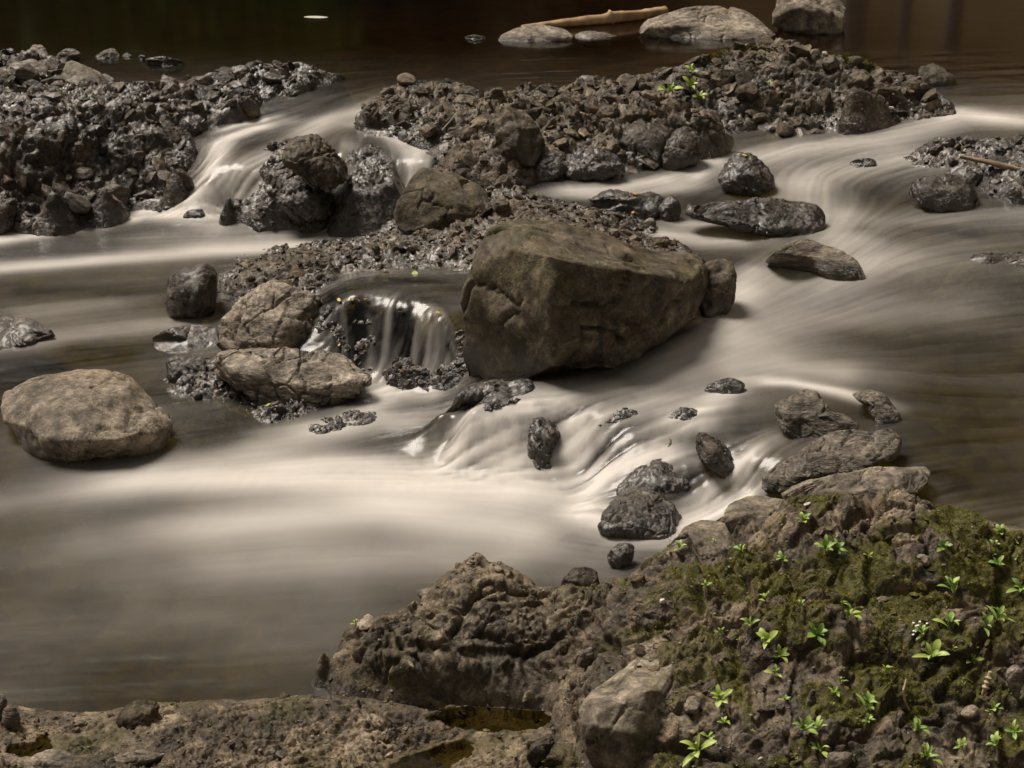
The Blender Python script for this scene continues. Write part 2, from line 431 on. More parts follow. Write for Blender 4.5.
DARK = [  # still, clear patches
 ([(350,310),(400,330),(440,350)], .10, .35), ([(850,225),(900,240)], .08, .4), ([(820,330),(900,345),(980,340)], .10, .35), ([(640,395),(600,405)], .04, .3),
 ([(150,290),(60,290),(0,290)], .10, .5), ([(150,355),(80,355),(30,380)], .13, .8), ([(240,430),(190,440)], .07, .6), ([(700,322),(650,350),(600,372)], .06, .75),
 ([(1000,380),(960,460),(930,500)], .30, .75), ([(470,386),(540,388)], .04, .5), ([(620,440),(600,460)], .05, .5), ([(330,285),(460,288)], .06, .8), ([(600,548),(560,535)],.05,.3),
 ([(880,225),(990,235)], .07, .4), ([(30,225),(60,205)], .05, .5),
]
def stroke_field(strokes):
    f = np.ones(GX.shape); vx = np.full(GX.shape, -0.35) * .25; vy = np.full(GX.shape, -0.08) * .25
    for pts, wd, amt in strokes:
        P = np.array([on_w(a, b)[:2] for a, b in pts])
        j0, j1 = np.searchsorted(yr, P[:, 1].min() - 3 * wd), np.searchsorted(yr, P[:, 1].max() + 3 * wd)
        X, Y = GX[j0:j1], GY[j0:j1]
        best = np.full(X.shape, 1e9); bx = np.zeros(X.shape); by = np.zeros(X.shape); tt = np.zeros(X.shape)
        nseg = len(P) - 1
        for k in range(nseg):
            a, b = P[k], P[k + 1]; d = b - a; L2 = (d ** 2).sum() + 1e-9
            t = np.clip(((X - a[0]) * d[0] + (Y - a[1]) * d[1]) / L2, 0, 1)
            q = (X - a[0] - t * d[0]) ** 2 + (Y - a[1] - t * d[1]) ** 2
            m = q < best
            best = np.where(m, q, best); bx = np.where(m, d[0] / L2 ** .5, bx); by = np.where(m, d[1] / L2 ** .5, by); tt = np.where(m, (k + t) / nseg, tt)
        g = np.exp(-best / wd ** 2)
        fade = 0.45 + 0.55 * sstep(0, .2, tt) * (1 - sstep(.8, 1, tt))
        f[j0:j1] *= 1 - amt * g * fade
        g2 = np.exp(-best / (wd * 1.8) ** 2) * 1.2
        vx[j0:j1] += bx * g2; vy[j0:j1] += by * g2
    return 1 - f, vx, vy
foam, VX, VY = stroke_field(ST)
drk, _a, _b = stroke_field(DARK)
sl = np.sqrt(VX ** 2 + VY ** 2) + 1e-6
VX /= sl; VY /= sl
# flow-dragged noise: silky strands
rng = np.random.default_rng(3)
TEX = rng.random((1024, 1024)).astype(np.float32)
def tex(x, y, s):
    a = x / s; b = y / s
    ia = np.floor(a).astype(np.int64); ib = np.floor(b).astype(np.int64); fa = a - ia; fb = b - ib
    g = lambda i, j: TEX[i & 1023, j & 1023]
    return (g(ia, ib) * (1 - fa) + g(ia + 1, ib) * fa) * (1 - fb) + (g(ia, ib + 1) * (1 - fa) + g(ia + 1, ib + 1) * fa) * fb
nj = np.searchsorted(yr, 10.2)
def lic(size, step, n):
    X0, Y0 = GX[:nj], GY[:nj]; acc = np.zeros(X0.shape)
    for s_ in (1, -1):
        X, Y = X0.copy(), Y0.copy()
        for k in range(n):
            acc += tex(X, Y, size)
            j, i = gidx(X, Y)
            X = X + s_ * VX[j, i] * step; Y = Y + s_ * VY[j, i] * step
    acc /= 2 * n
    acc = (acc - acc.mean()) / acc.std()
    return acc
strand = np.zeros(GX.shape); strand_c = np.zeros(GX.shape)
strand[:nj] = lic(0.016, 0.016, 14)
strand_c[:nj] = lic(0.07, 0.05, 11)
slope = np.hypot(np.gradient(GW, axis=0) / np.gradient(GY, axis=0), np.gradient(GW, axis=1) / np.maximum(np.gradient(GX, axis=1), 1e-4))
steep = np.clip(slope / .6, 0, 1)
big = fbm(np.stack([GX.ravel() * 1.3, GY.ravel() * 2.5, GX.ravel() * 0], 1), 4, 5).reshape(GX.shape)
amb = 0.07 * (1 - sstep(8.3, 9.2, GY)) * np.clip(.9 + 1.3 * big, 0, 2)
foam = np.clip(foam, 0, 1) ** 1.6
fo = 1 - (1 - foam) * (1 - amb)
fo = fo * (1 - drk) * (1 + 0.45 * big) + strand_c * .022 * (.15 + fo) + strand * (.009 + .24 * steep) * (.15 + fo)
fo *= 1 - sstep(9.0, 9.6, GY)
deep = sstep(9.0, 10.2, GY)
fo = np.clip(fo, 0, .97)
near = 1 - sstep(9.3, 10, GY)
GZ = GW + near * (strand_c * 0.0016 + strand * (0.0003 + 0.0016 * steep) + 0.008 * big)
# gentle swell of the still pool
GZ += (1 - near) * 0.0
nr, nc = GX.shape
idx = np.arange(nr * nc).reshape(nr, nc)
QF = np.stack([idx[:-1, :-1], idx[:-1, 1:], idx[1:, 1:], idx[1:, :-1]], -1).reshape(-1, 4)

m, t, bs, out = nodes('stream_water')
L = t.links.new
t.nodes.remove(bs)
fa = N(t, 'ShaderNodeAttribute'); fa.attribute_name = 'foam'
tcw = N(t, 'ShaderNodeTexCoord').outputs['Object']
mpw = N(t, 'ShaderNodeMapping'); mpw.inputs['Scale'].default_value = (1, 2.2, 1); L(tcw, mpw.inputs[0])
nw = N(t, 'ShaderNodeTexNoise'); nw.inputs['Scale'].default_value = 5; nw.inputs['Detail'].default_value = 3; L(mpw.outputs[0], nw.inputs['Vector'])
bw = N(t, 'ShaderNodeBump'); bw.inputs['Strength'].default_value = .25; bw.inputs['Distance'].default_value = .02; L(nw.outputs[0], bw.inputs['Height'])
tr = N(t, 'ShaderNodeBsdfTransparent'); tr.inputs[0].default_value = (0.40, 0.33, 0.20, 1)
ad_ = N(t, 'ShaderNodeAttribute'); ad_.attribute_name = 'deep'
L(mixc(t, ad_.outputs['Fac'], (0.36, 0.325, 0.14), (0.20, 0.13, 0.06)), tr.inputs[0])
gl = N(t, 'ShaderNodeBsdfAnisotropic'); gl.inputs['Roughness'].default_value = .20; gl.inputs['Color'].default_value = (1, 1, 1, 1); L(bw.outputs[0], gl.inputs['Normal']); L(math_(t, 'SUBTRACT', .20, math_(t, 'MULTIPLY', ad_.outputs['Fac'], .09)), gl.inputs['Roughness']); L(math_(t, 'SUBTRACT', .25, math_(t, 'MULTIPLY', ad_.outputs['Fac'], .21)), bw.inputs['Strength'])
fr = N(t, 'ShaderNodeFresnel'); fr.inputs['IOR'].default_value = 1.33; L(bw.outputs[0], fr.inputs['Normal'])
mx = N(t, 'ShaderNodeMixShader'); L(fr.outputs[0], mx.inputs[0]); L(tr.outputs[0], mx.inputs[1]); L(gl.outputs[0], mx.inputs[2])
fd = N(t, 'ShaderNodeBsdfDiffuse'); fd.inputs['Color'].default_value = (0.70, 0.66, 0.61, 1)
m2 = N(t, 'ShaderNodeMixShader'); L(fa.outputs['Fac'], m2.inputs[0]); L(mx.outputs[0], m2.inputs[1]); L(fd.outputs[0], m2.inputs[2])
L(m2.outputs[0], out.inputs['Surface'])
M['water'] = m
wv = np.stack([GX.ravel(), GY.ravel(), GZ.ravel()], 1)
wo = link('stream_water', mesh_np('stream_water', wv, QF, M['water'], {'foam': fo.ravel(), 'deep': deep.ravel()}))
tag(wo, 'silky flowing stream water between the rocks and dark still pool upstream', 'water', kind='structure')

# river bed under the water, rising to banks far out at the sides
m, t, bs, out = nodes('river_bed')
L = t.links.new
tc = N(t, 'ShaderNodeTexCoord').outputs['Object']
vo = N(t, 'ShaderNodeTexVoronoi'); vo.inputs['Scale'].default_value = 14; L(tc, vo.inputs['Vector'])
nb = N(t, 'ShaderNodeTexNoise'); nb.inputs['Scale'].default_value = 4; nb.inputs['Detail'].default_value = 8; L(tc, nb.inputs['Vector'])
c1 = ramp(t, nb.outputs[0], [(0.3, (0.06, 0.05, 0.018)), (0.55, (0.15, 0.12, 0.06)), (0.75, (0.24, 0.19, 0.115))])
c2 = ramp(t, vo.outputs['Color'], [(0.1, .8), (0.8, 1.15)])
L(mixc(t, 1, c1, c2, 'MULTIPLY'), bs.inputs['Base Color'])
bs.inputs['Roughness'].default_value = .8
M['bed'] = m
sj, si = slice(None, None, 3), slice(None, None, 3)
BX, BY, BW = GX[sj, si], GY[sj, si], GW[sj, si]
pp = np.stack([BX.ravel(), BY.ravel(), BX.ravel() * 0], 1)
hb, bd = cells(pp * 9, 4, True)
bz = BW.ravel() - 0.14 + 0.03 * sstep(0, .5, bd) + 0.02 * hb + 0.05 * fbm(pp * 1.5, 3, 9)
side = np.abs(BX.ravel()) - np.maximum(2.6, .75 * BY.ravel())
bz -= 1.0 * sstep(9.2, 11, BY.ravel())
bz += np.clip(side, 0, 8) * .45 * (1 + .6 * fbm(pp * .8, 4, 8))
r2, q2 = BX.shape
i2 = np.arange(r2 * q2).reshape(r2, q2)
bf = np.stack([i2[:-1, :-1], i2[:-1, 1:], i2[1:, 1:], i2[1:, :-1]], -1).reshape(-1, 4)
bo = link('ground', mesh_np('ground', np.stack([BX.ravel(), BY.ravel(), bz], 1), bf, M['bed']))
tag(bo, 'brown pebbly river bed seen through clear water', 'river bed', kind='structure')

# ------------------------------------------------------------------ rocks
_ico = {}
def ico(n):
    if n not in _ico:
        bm = bmesh.new(); bmesh.ops.create_icosphere(bm, subdivisions=n, radius=1)
        v = np.array([x.co[:] for x in bm.verts]); f = np.array([[q.index for q in x.verts] for x in bm.faces])
        bm.free(); _ico[n] = (v, f)
    return _ico[n]
def rough_up(P, Nn, size, seed, style, amp=1.0, res=1.0):
    """displace points P along normals: blocks, facets, cracks, grain"""
    q = P / size
    if style == 'slate':
        a = 0.5 + (seed % 5) * .25
        ax = np.array([math.sin(a) * .5, -.35, .85]); ax /= np.linalg.norm(ax)
        lay = (P @ ax) / size
        st = lay * 11 + 1.2 * fbm(q * 1.6, 3, seed)
        saw = (st - np.floor(st))
        h = 0.026 * (saw ** .5) + .008 * (_r(_h(np.floor(st).astype(np.int64), np.zeros(len(P), np.int64), np.zeros(len(P), np.int64), seed)) - .5) * 2
        h = h + .05 * fbm(q * 1.4, 2, seed + 3)
        st2 = st * 3.1 + 1.0 * fbm(q * 4, 2, seed + 5)
        h = h + .006 * (st2 - np.floor(st2))
        c, b = cells(q * 3.1, seed + 9)
        h = h + .055 * c - .04 * (1 - sstep(0, .05, b))
        h = h + .012 * fbm(q * 14, 3, seed + 1)
    elif style == 'crag':
        wq = q + .12 * np.stack([fbm(q * 3, 2, seed + 20 + k) for k in range(3)], 1)
        c, b = cells(wq * 2.6, seed + 9); c2, b2 = cells(wq * 6.5, seed + 4)
        h = .060 * c + .03 * c2 - .030 * (1 - sstep(0, .10, b)) - .016 * (1 - sstep(0, .12, b2))
        h = h + .05 * fbm(q * 2, 3, seed) + .022 * fbm(q * 14, 4, seed + 2, ridged=True)
    else:  # worn
        wq = q + .15 * np.stack([fbm(q * 2.5, 2, seed + 20 + k) for k in range(3)], 1)
        c, b = cells(wq * 2.0, seed + 9); c2, b2 = cells(wq * 5.0, seed + 4)
        h = .045 * c + .016 * c2 - .034 * (1 - sstep(0, .045, b)) * (noise(q * 2.2, seed + 31) > -.05)
        h = h + .05 * fbm(q * 1.7, 3, seed) + .011 * fbm(q * 13, 4, seed + 2, ridged=True) + .010 * fbm(q * 7, 3, seed + 8)
    return P + Nn * (h * size * amp)[:, None]

def plane_cuts(P, seed, n, depth):
    rg = np.random.default_rng(seed)
    c = P.mean(0); sc = P.std(0) + 1e-6
    q = (P - c) / sc
    for k in range(n):
        d = rg.normal(0, 1, 3); d /= np.linalg.norm(d)
        t_ = q @ d; mx_ = t_.max()
        lim = mx_ * (1 - depth * (.4 + 1.3 * rg.random()))
        q = q - np.maximum(0, t_ - lim)[:, None] * d * .97
    return c + q * sc
def zp(z, pts):
    ox, oy, s = z
    return [(ox + p[0] / s, oy + p[1] / s) + tuple(p[2:]) for p in pts]
ROCKS = []
def rock(label, outline, mat='brown', style='worn', ridges=None, T=None, lvl=5, wet=0.15, wetline=.05, moss=0.0, seed=None, bulge=.3, amp=1.0, z0=None, name='boulder', cat='rock', sink=7, flat=False, group=None, up=0.0, bs=1.0, cuts=None):
    """outline and ridge points: (px, py[, b]); b = how many metres behind the rock's front foot; 'c' = touches the water there"""
    seed = seed or (len(ROCKS) * 17 + 5)
    O = [tuple(p) for p in outline]
    xs = np.array([p[0] for p in O]); ys = np.array([p[1] for p in O])
    k = int(np.argmax(ys)); yb, yt = ys.max(), ys.min()
    if z0 is None: fx, fy, fz = on_w(xs[k], yb)
    else: fx, fy, fz = [float(a) for a in at_z(xs[k], yb, z0)]
    mpp = fy / FPX / math.cos(PITCH)
    wid = (xs.max() - xs.min()) * mpp; hei = (yb - yt) * mpp
    if T is None: T = .55 * min(wid, hei * 1.6)
    ob = []
    for p in O:
        if len(p) > 2 and p[2] == 'c':
            yy = on_w(p[0], p[1])[1] if z0 is None else float(at_z(p[0], p[1], z0)[1])
            ob.append(yy - fy)
        elif len(p) > 2: ob.append(p[2])
        else: ob.append(T * ((yb - p[1]) / (yb - yt)) ** 1.0)
    ob = [o_ * bs for o_ in ob]
    # push the foot under the water
    cx, cy = xs.mean(), ys.mean()
    O2 = [(p[0], p[1] + sink * sstep(.25, 0., np.array((yb - p[1]) / (yb - yt)))) for p in O]
    # close and resample outline by angle
    A = np.array(O2, float); Bv = np.array(ob, float)
    A1 = np.concatenate([A, A[:1]]); B1 = np.concatenate([Bv, Bv[:1]])
    # corner-rounding resample
    dense, db = [], []
    for i in range(len(A)):
        for s_ in np.linspace(0, 1, 24, endpoint=False):
            dense.append(A1[i] * (1 - s_) + A1[i + 1] * s_); db.append(B1[i] * (1 - s_) + B1[i + 1] * s_)
    dense = np.array(dense); db = np.array(db)
    kk = {'slate': 3, 'crag': 5}.get(style, 8)
    pad = np.concatenate([dense[-kk:], dense, dense[:kk]])
    dense = np.stack([np.convolve(pad[:, c], np.ones(2 * kk + 1) / (2 * kk + 1), 'valid') for c in (0, 1)], 1)
    ang = np.arctan2(-(dense[:, 1] - cy), dense[:, 0] - cx); rad = np.hypot(dense[:, 0] - cx, dense[:, 1] - cy)
    o = np.argsort(ang); ang, rad, db = ang[o], rad[o], db[o]
    v, f = ico(lvl)
    th = np.arctan2(v[:, 2], v[:, 0]); s_ = np.clip(np.hypot(v[:, 0], v[:, 2]), 0, 1); dep = np.sqrt(np.clip(1 - s_ * s_, 0, 1))
    rr = np.interp(th, ang, rad, period=2 * math.pi); bo_ = np.interp(th, ang, db, period=2 * math.pi)
    px = cx + s_ * rr * np.cos(th); py = cy - s_ * rr * np.sin(th)
    front = v[:, 1] < 0
    bul = bulge * min(wid, hei)
    bc = float(Bv.mean())
    blin = bc * (1 - s_) + bo_ * s_
    if ridges:
        rp = [tuple(p) for p in ridges]
        rv = []
        for p in rp: rv.append(p[2] * bs)
        allp = [Vector((float(a), float(b))) for a, b in A] + [Vector((float(p[0]), float(p[1]))) for p in rp]
        vals = np.concatenate([Bv, rv])
        vv, ee, ff, ov, oe, of = delaunay_2d_cdt(allp, [], [], 0, 1e-4)
        vmap = np.array([vals[o_[0]] if o_ else 0 for o_ in ov])
        acc = np.full(len(px), np.nan)
        for tri in ff:
            a, b, c = [np.array(vv[q]) for q in tri[:3]]
            d = (b[1] - c[1]) * (a[0] - c[0]) + (c[0] - b[0]) * (a[1] - c[1])
            if abs(d) < 1e-9: continue
            l1 = ((b[1] - c[1]) * (px - c[0]) + (c[0] - b[0]) * (py - c[1])) / d
            l2 = ((c[1] - a[1]) * (px - c[0]) + (a[0] - c[0]) * (py - c[1])) / d
            l3 = 1 - l1 - l2
            mk = (l1 > -.001) & (l2 > -.001) & (l3 > -.001) & np.isnan(acc)
            acc[mk] = (l1 * vmap[tri[0]] + l2 * vmap[tri[1]] + l3 * vmap[tri[2]])[mk]
        acc = np.where(np.isnan(acc), blin, acc)
        bf_ = acc - {'slate': .08}.get(style, .16) * bul * dep ** .7
    else:
        bf_ = blin - bul * dep
    bb = blin + (T * .5 + bul * .6) * dep
    b = np.where(front, bf_, bb)
    x, y, z = at_y(px, py, fy + b)
    P = np.stack([x, y, z + up], 1)
    size = max(.05, (wid * hei) ** .5)
    Nn = normals(P, f)
    if (Nn * (P - P.mean(0))).sum() < 0: f = f[:, ::-1]; Nn = -Nn
    P = plane_cuts(P, seed, cuts if cuts is not None else {'slate': 10, 'crag': 14, 'worn': 11}[style], {'slate': .14, 'crag': .10, 'worn': .065}[style])
    Nn = normals(P, f)
    P = rough_up(P, Nn, size, seed, style, amp * {'worn': 1.55, 'slate': 1.7}.get(style, 1.15))
    base = np.array([x.mean(), fy + Bv.mean() * .5, fz])
    wl = fz
    hw = P[:, 2] - (W_at(P[:, 0], P[:, 1]) if z0 is None else z0)
    nz_ = fbm(P / size * 3, 3, seed + 41)
    wt = np.clip(wet + (1 - sstep(wetline * .3, wetline * 1.6, hw + .03 * nz_)) * .9 + .25 * nz_ * (wet > .3), 0, 1)
    Nn = normals(P, f)
    ms = np.clip(moss * (sstep(-.1, .35, fbm(P / size * 4, 4, seed + 70)) * sstep(-.2, .5, Nn[:, 2])), 0, 1)
    me = mesh_np(name, P - base, f, M[mat], {'wet': wt, 'moss': ms})
    ob_ = link(name, me, base)
    tag(ob_, label, cat, group)
    ROCKS.append(ob_)
    return ob_

# outcrops: height sheets through given points, then broken up into blocks and rubble
OUT = {}
def inpoly(x, y, P):
    c = np.zeros(x.shape, bool); n = len(P)
    for i in range(n):
        x1, y1 = P[i]; x2, y2 = P[(i + 1) % n]
        cond = (y1 > y) != (y2 > y)
        with np.errstate(divide='ignore', invalid='ignore'):
            xi = (x2 - x1) * (y - y1) / (y2 - y1 + 1e-12) + x1
        c ^= cond & (x < xi)
    return c
def polydist(x, y, P):
    best = np.full(x.shape, 1e9); n = len(P)
    for i in range(n):
        a = np.array(P[i]); b = np.array(P[(i + 1) % n]); d = b - a; L2 = (d ** 2).sum() + 1e-9
        t = np.clip(((x - a[0]) * d[0] + (y - a[1]) * d[1]) / L2, 0, 1)
        best = np.minimum(best, (x - a[0] - t * d[0]) ** 2 + (y - a[1] - t * d[1]) ** 2)
    return np.sqrt(best)
def outcrop(key, label, edge, inner, mat='crag', sp_=.008, blocks=(.16, .06), hamp=(.05, .022, .010), seed=1, wet=.35, wetline=.06, moss=0.0, slope=1.3, mossfn=None, strat=None, rub=.5, name='rock_outcrop', lateral=.03, dips=()):
    EP, EV = [], []
    for p in edge:
        if p[2] is None: x, y, z = on_w(p[0], p[1]); z -= .015
        elif isinstance(p[2], str): x, y, z = on_w(p[0], p[1], float(p[2]))
        else: x, y, z = [float(a) for a in at_z(p[0], p[1], p[2])]
        EP.append((x, y)); EV.append(z)
    IP, IV = [], []
    for p in inner:
        if isinstance(p[2], str): x, y, z = on_w(p[0], p[1], float(p[2]))
        else: x, y, z = [float(a) for a in at_z(p[0], p[1], p[2])]
        IP.append((x, y)); IV.append(z)
    rb = RBF(EP + IP, EV + IV)
    E = np.array(EP)
    mg = .22
    nx = int((E[:, 0].max() - E[:, 0].min() + 2 * mg) / sp_); ny = int((E[:, 1].max() - E[:, 1].min() + 2 * mg) / sp_)
    xs = np.linspace(E[:, 0].min() - mg, E[:, 0].max() + mg, nx); ys = np.linspace(E[:, 1].min() - mg, E[:, 1].max() + mg, ny)
    X, Y = np.meshgrid(xs, ys); x = X.ravel(); y = Y.ravel()
    pd = polydist(x, y, EP); ins = inpoly(x, y, EP)
    keepv = ins | (pd < mg)
    z = rb(x, y) - np.where(ins, 0, pd * slope)
    P = np.stack([x, y, z], 1)
    gz_y, gz_x = np.gradient(z.reshape(ny, nx), ys, xs)
    bn = np.stack([-gz_x.ravel(), -gz_y.ravel(), np.ones(nx * ny)], 1); bn /= np.linalg.norm(bn, axis=1)[:, None]
    wp = P + .03 * np.stack([fbm(P * 7, 2, seed + 50 + k) for k in range(3)], 1)
    wp = wp + .006 * np.stack([fbm(P * 30, 2, seed + 80 + k) for k in range(3)], 1)
    rel = rb(x, y) - W_at(x, y)
    live = keepv & (z > W_at(x, y) - .25)
    def cl(q, sd):
        c = np.zeros(len(q), np.float32); b = np.full(len(q), .5, np.float32)
        c[live], b[live] = cells(q[live], sd)
        return c, b
    c1, b1 = cl(wp / blocks[0], seed); c2, b2 = cl(wp / blocks[1], seed + 3)
    c3, b3 = cl(wp / (blocks[1] * .42), seed + 6)
    edge_in = np.where(ins, sstep(0, .06, pd), 0) * .8 + .2
    dome = lambda b: sstep(0, .16, b) - .7
    vary = .45 + 1.0 * sstep(-.3, .4, fbm(P * 3.1, 2, seed + 77))
    h = hamp[0] * (c1 * .8 + .3 * dome(b1)) + hamp[1] * vary * (c2 * .8 + rub * dome(b2)) + hamp[2] * vary * (c3 * .7 + rub * 1.2 * dome(b3))
    h = h + hamp[0] * .6 * fbm(P * 5, 3, seed + 9) + hamp[2] * 1.1 * fbm(P * 42, 4, seed + 12, ridged=True) + hamp[1] * .6 * (fbm(P * 14, 4, seed + 13, ridged=True) - .1)
    c4, b4 = cl(wp / (blocks[1] * .2), seed + 8)
    h = h + hamp[2] * .45 * c4
    if strat is not None:
        vec, spc, am_ = strat
        vec = np.array(vec, float); vec /= np.linalg.norm(vec)
        st_ = (wp @ vec) / spc + 1.4 * fbm(P * 6, 3, seed + 95)
        msk = sstep(-.25, .15, fbm(P * 4, 2, seed + 97))
        sw = st_ - np.floor(st_); st2 = st_ * 3.3; sw2 = st2 - np.floor(st2)
        h = h + am_ * msk * (sw * (1 - sstep(.85, 1, sw)) + .35 * sw2 * (1 - sstep(.8, 1, sw2)))
    P = P + bn * (h * edge_in)[:, None]
    for k in (0, 1):
        P[:, k] += lateral * .5 * fbm(P * 8, 3, seed + 61 + k) * edge_in
    for poly, pz in dips:
        Q = [tuple(float(c) for c in at_z(a_, b_, pz)[:2]) for a_, b_ in poly]
        dd = polydist(P[:, 0], P[:, 1], Q) + .010 * fbm(P * 28, 3, seed + 90)
        inn = inpoly(P[:, 0] + .016 * fbm(P * 22, 3, seed + 92), P[:, 1] + .016 * fbm(P * 22, 3, seed + 93), Q)
        low = pz - .003 - .012 * sstep(0, .05, dd) + .003 * c3 + .003 * c4
        k_ = sstep(.05, .0, dd)
        P[:, 2] = np.where(inn, np.minimum(P[:, 2], low), P[:, 2] * (1 - .9 * k_) + (pz + .002 + .006 * c3) * .9 * k_)
    wa = W_at(x, y)
    ok = (keepv & (P[:, 2] > wa - .16)).reshape(ny, nx)
    ii = np.arange(nx * ny).reshape(ny, nx)
    fm = ok[:-1, :-1] & ok[:-1, 1:] & ok[1:, 1:] & ok[1:, :-1]
    F = np.stack([ii[:-1, :-1][fm], ii[:-1, 1:][fm], ii[1:, 1:][fm], ii[1:, :-1][fm]], -1)
    used = np.unique(F); mp_ = np.full(nx * ny, -1); mp_[used] = np.arange(len(used))
    F = mp_[F]; P = P[used]; wa = wa[used]
    Nn = normals(P, F)
    n3 = fbm(P * 4, 3, seed + 41)
    wt = np.clip(wet * (1 + 1.2 * n3) + .5 * wet * sstep(-.1, .25, fbm(P * 9, 3, seed + 43)) + (1 - sstep(wetline * .3, wetline * 1.6, P[:, 2] - wa + .03 * n3)) * .8, 0, 1)
    if mossfn is not None: ms = mossfn(P, Nn)
    else: ms = moss * sstep(-.05, .3, fbm(P * 5, 4, seed + 70)) * sstep(0, .6, Nn[:, 2])
    for poly, pz in dips:
        Q = [tuple(float(c) for c in at_z(a_, b_, pz)[:2]) for a_, b_ in poly]
        ms = np.maximum(ms, .45 * inpoly(P[:, 0], P[:, 1], Q))
    ms = np.clip(ms, 0, 1)
    base = np.array([E[:, 0].mean(), E[:, 1].mean(), float(np.mean(EV))])
    ob_ = link(name, mesh_np(name, P - base, F, M[mat], {'wet': wt * (1 - .6 * ms), 'moss': ms}), base)
    tag(ob_, label, 'outcrop')
    OUT[key] = dict(P=P, N=Nn, EP=EP, moss=ms, ob=ob_, wa=wa)
    return ob_

outcrop('A', 'wide dark wet outcrop of rubble reaching in from the left edge above the falls',
 [(-160,62,.52),(0,52,.55),(50,60,.54),(95,85,.51),(130,92,.50),(165,84,.52),(205,74,.54),(250,64,.57),(300,62,.57),(338,74,.52),
  (325,86,None),(285,96,None),(262,108,None),(250,120,None),(205,124,None),(188,134,None),(194,165,None),(192,186,None),(165,200,None),(130,208,None),(100,216,None),(40,222,None),(-20,228,None),(-160,235,None)],
 [(50,90,.56),(110,108,.52),(150,125,.47),(100,150,.45),(50,145,.50),(10,120,.54),(20,185,.33),(120,175,.36),(170,150,.42),(80,190,.28),(240,92,.53),(290,80,.55),(200,105,.49),(180,95,.505),(150,100,.505)],
 mat='dark', sp_=.0085, blocks=(.18, .07), strat=((.5,-.4,.75), .045, .018), hamp=(.060, .032, .012), seed=11, wet=.62, slope=2.0, lateral=.05)
outcrop('B', 'jagged wet outcrop splitting the falls, between its two white branches',
 [(232,206,None),(228,188,None),(245,170,None),(262,152,.36),(285,138,.44),(318,134,.44),(342,158,.36),(352,192,None),(335,214,None),(300,224,None),(262,230,None),(240,222,None)],
 [(300,158,.44),(305,185,.34),(265,192,.30),(325,190,.28)], mat='dark', sp_=.007, blocks=(.13, .06), hamp=(.05, .02, .008), seed=23, wet=.65, slope=2.2, lateral=.04)
outcrop('K', 'low knobbly rock with water sliding over it beside the right branch of the falls',
 [(348,152,'0'),(372,143,'0.01'),(392,158,'0'),(394,182,'0'),(375,197,'-0.01'),(352,190,'-0.01')],
 [(368,160,'0.02'),(370,180,'0.02')], mat='dark', sp_=.007, blocks=(.09, .045), hamp=(.03, .022, .010), seed=29, wet=.8, slope=1.6)
outcrop('C', 'long rubble ridge across the far side of the stream with moss on its high crest',
 [(366,134,None),(362,108,.54),(392,86,.555),(430,84,.55),(480,94,.52),(535,90,.55),(590,88,.56),(640,74,.60),(700,58,.66),(745,44,.70),(790,40,.73),(812,52,.71),(860,58,.68),(915,76,.60),(945,96,.53),
  (958,114,None),(900,120,None),(840,130,None),(800,134,None),(760,128,None),(705,134,None),(700,160,None),(655,168,None),(600,178,None),(540,180,None),(500,184,.38),(462,172,.42),(430,150,None),(400,140,None)],
 [(430,112,.56),(500,120,.51),(560,118,.53),(650,100,.60),(720,88,.67),(765,78,.70),(850,82,.66),(900,96,.59),(800,110,.55),(640,140,.45),(560,148,.45),(500,150,.47),(740,110,.55)],
 mat='crag', sp_=.0085, blocks=(.17, .065), strat=((-.5,-.5,.7), .045, .018), hamp=(.060, .032, .012), seed=37, wet=.30, slope=2.0, lateral=.045,
 mossfn=lambda P, n: .75 * sstep(.60, .68, P[:, 2] + .05 * fbm(P * 4, 2, 3)) * sstep(-.05, .22, fbm(P * 6, 4, 99)) * sstep(.7, 1.2, P[:, 0]) )
outcrop('D', 'rubble spit in midstream joining the two brown boulders',
 [(222,300,None),(218,268,None),(240,250,None),(290,243,None),(345,240,None),(380,232,None),(396,216,.22),(440,190,.32),(485,180,.38),(540,196,None),(600,206,None),(640,214,None),(672,236,None),(700,256,.29),(600,275,.30),(480,268,.29),
  (400,272,None),(340,274,None),(326,290,None),(290,300,.2),(250,308,None)],
 [(300,258,.28),(240,272,.20),(380,250,.27),(445,245,.285),(440,212,.27),(560,222,.38),(505,205,.39),(620,228,.34)],
 mat='crag', sp_=.0075, blocks=(.12, .05), hamp=(.035, .024, .010), seed=53, wet=.22, slope=1.8, lateral=.035)
outcrop('E', 'dark wet ledge with thin trickles left of the largest boulder',
 [(328,304,'0.02'),(360,294,'0.02'),(405,296,'0.015'),(442,314,'0.01'),(464,330,'0.0'),(466,384,None),(430,388,None),(385,374,None),(355,366,None),(326,348,None),(318,322,'0.02')],
 [(350,325,'0.08'),(385,320,'0.05'),(372,345,'0.06'),(415,345,'0.035'),(395,360,'0.045'),(445,360,'0.03'),(430,330,'0.035')], mat='dark', sp_=.006, blocks=(.09, .045), hamp=(.03, .018, .008), seed=61, wet=.75, slope=1.5, lateral=.035)
outcrop('I', 'black wet outcrop under a bare stick at the right edge',
 [(885,162,None),(905,152,None),(935,140,'0.03'),(975,138,'0.06'),(1024,138,'0.08'),(1100,140,'0.08'),(1110,210,None),(1050,206,None),(1000,200,None),(975,185,None),(940,170,None)],
 [(930,158,'0.03'),(980,160,'0.08'),(1040,165,'0.11'),(1010,185,'0.07')], mat='dark', sp_=.0085, blocks=(.13, .06), hamp=(.035, .018, .008), seed=71, wet=.8, slope=1.8, lateral=.04)
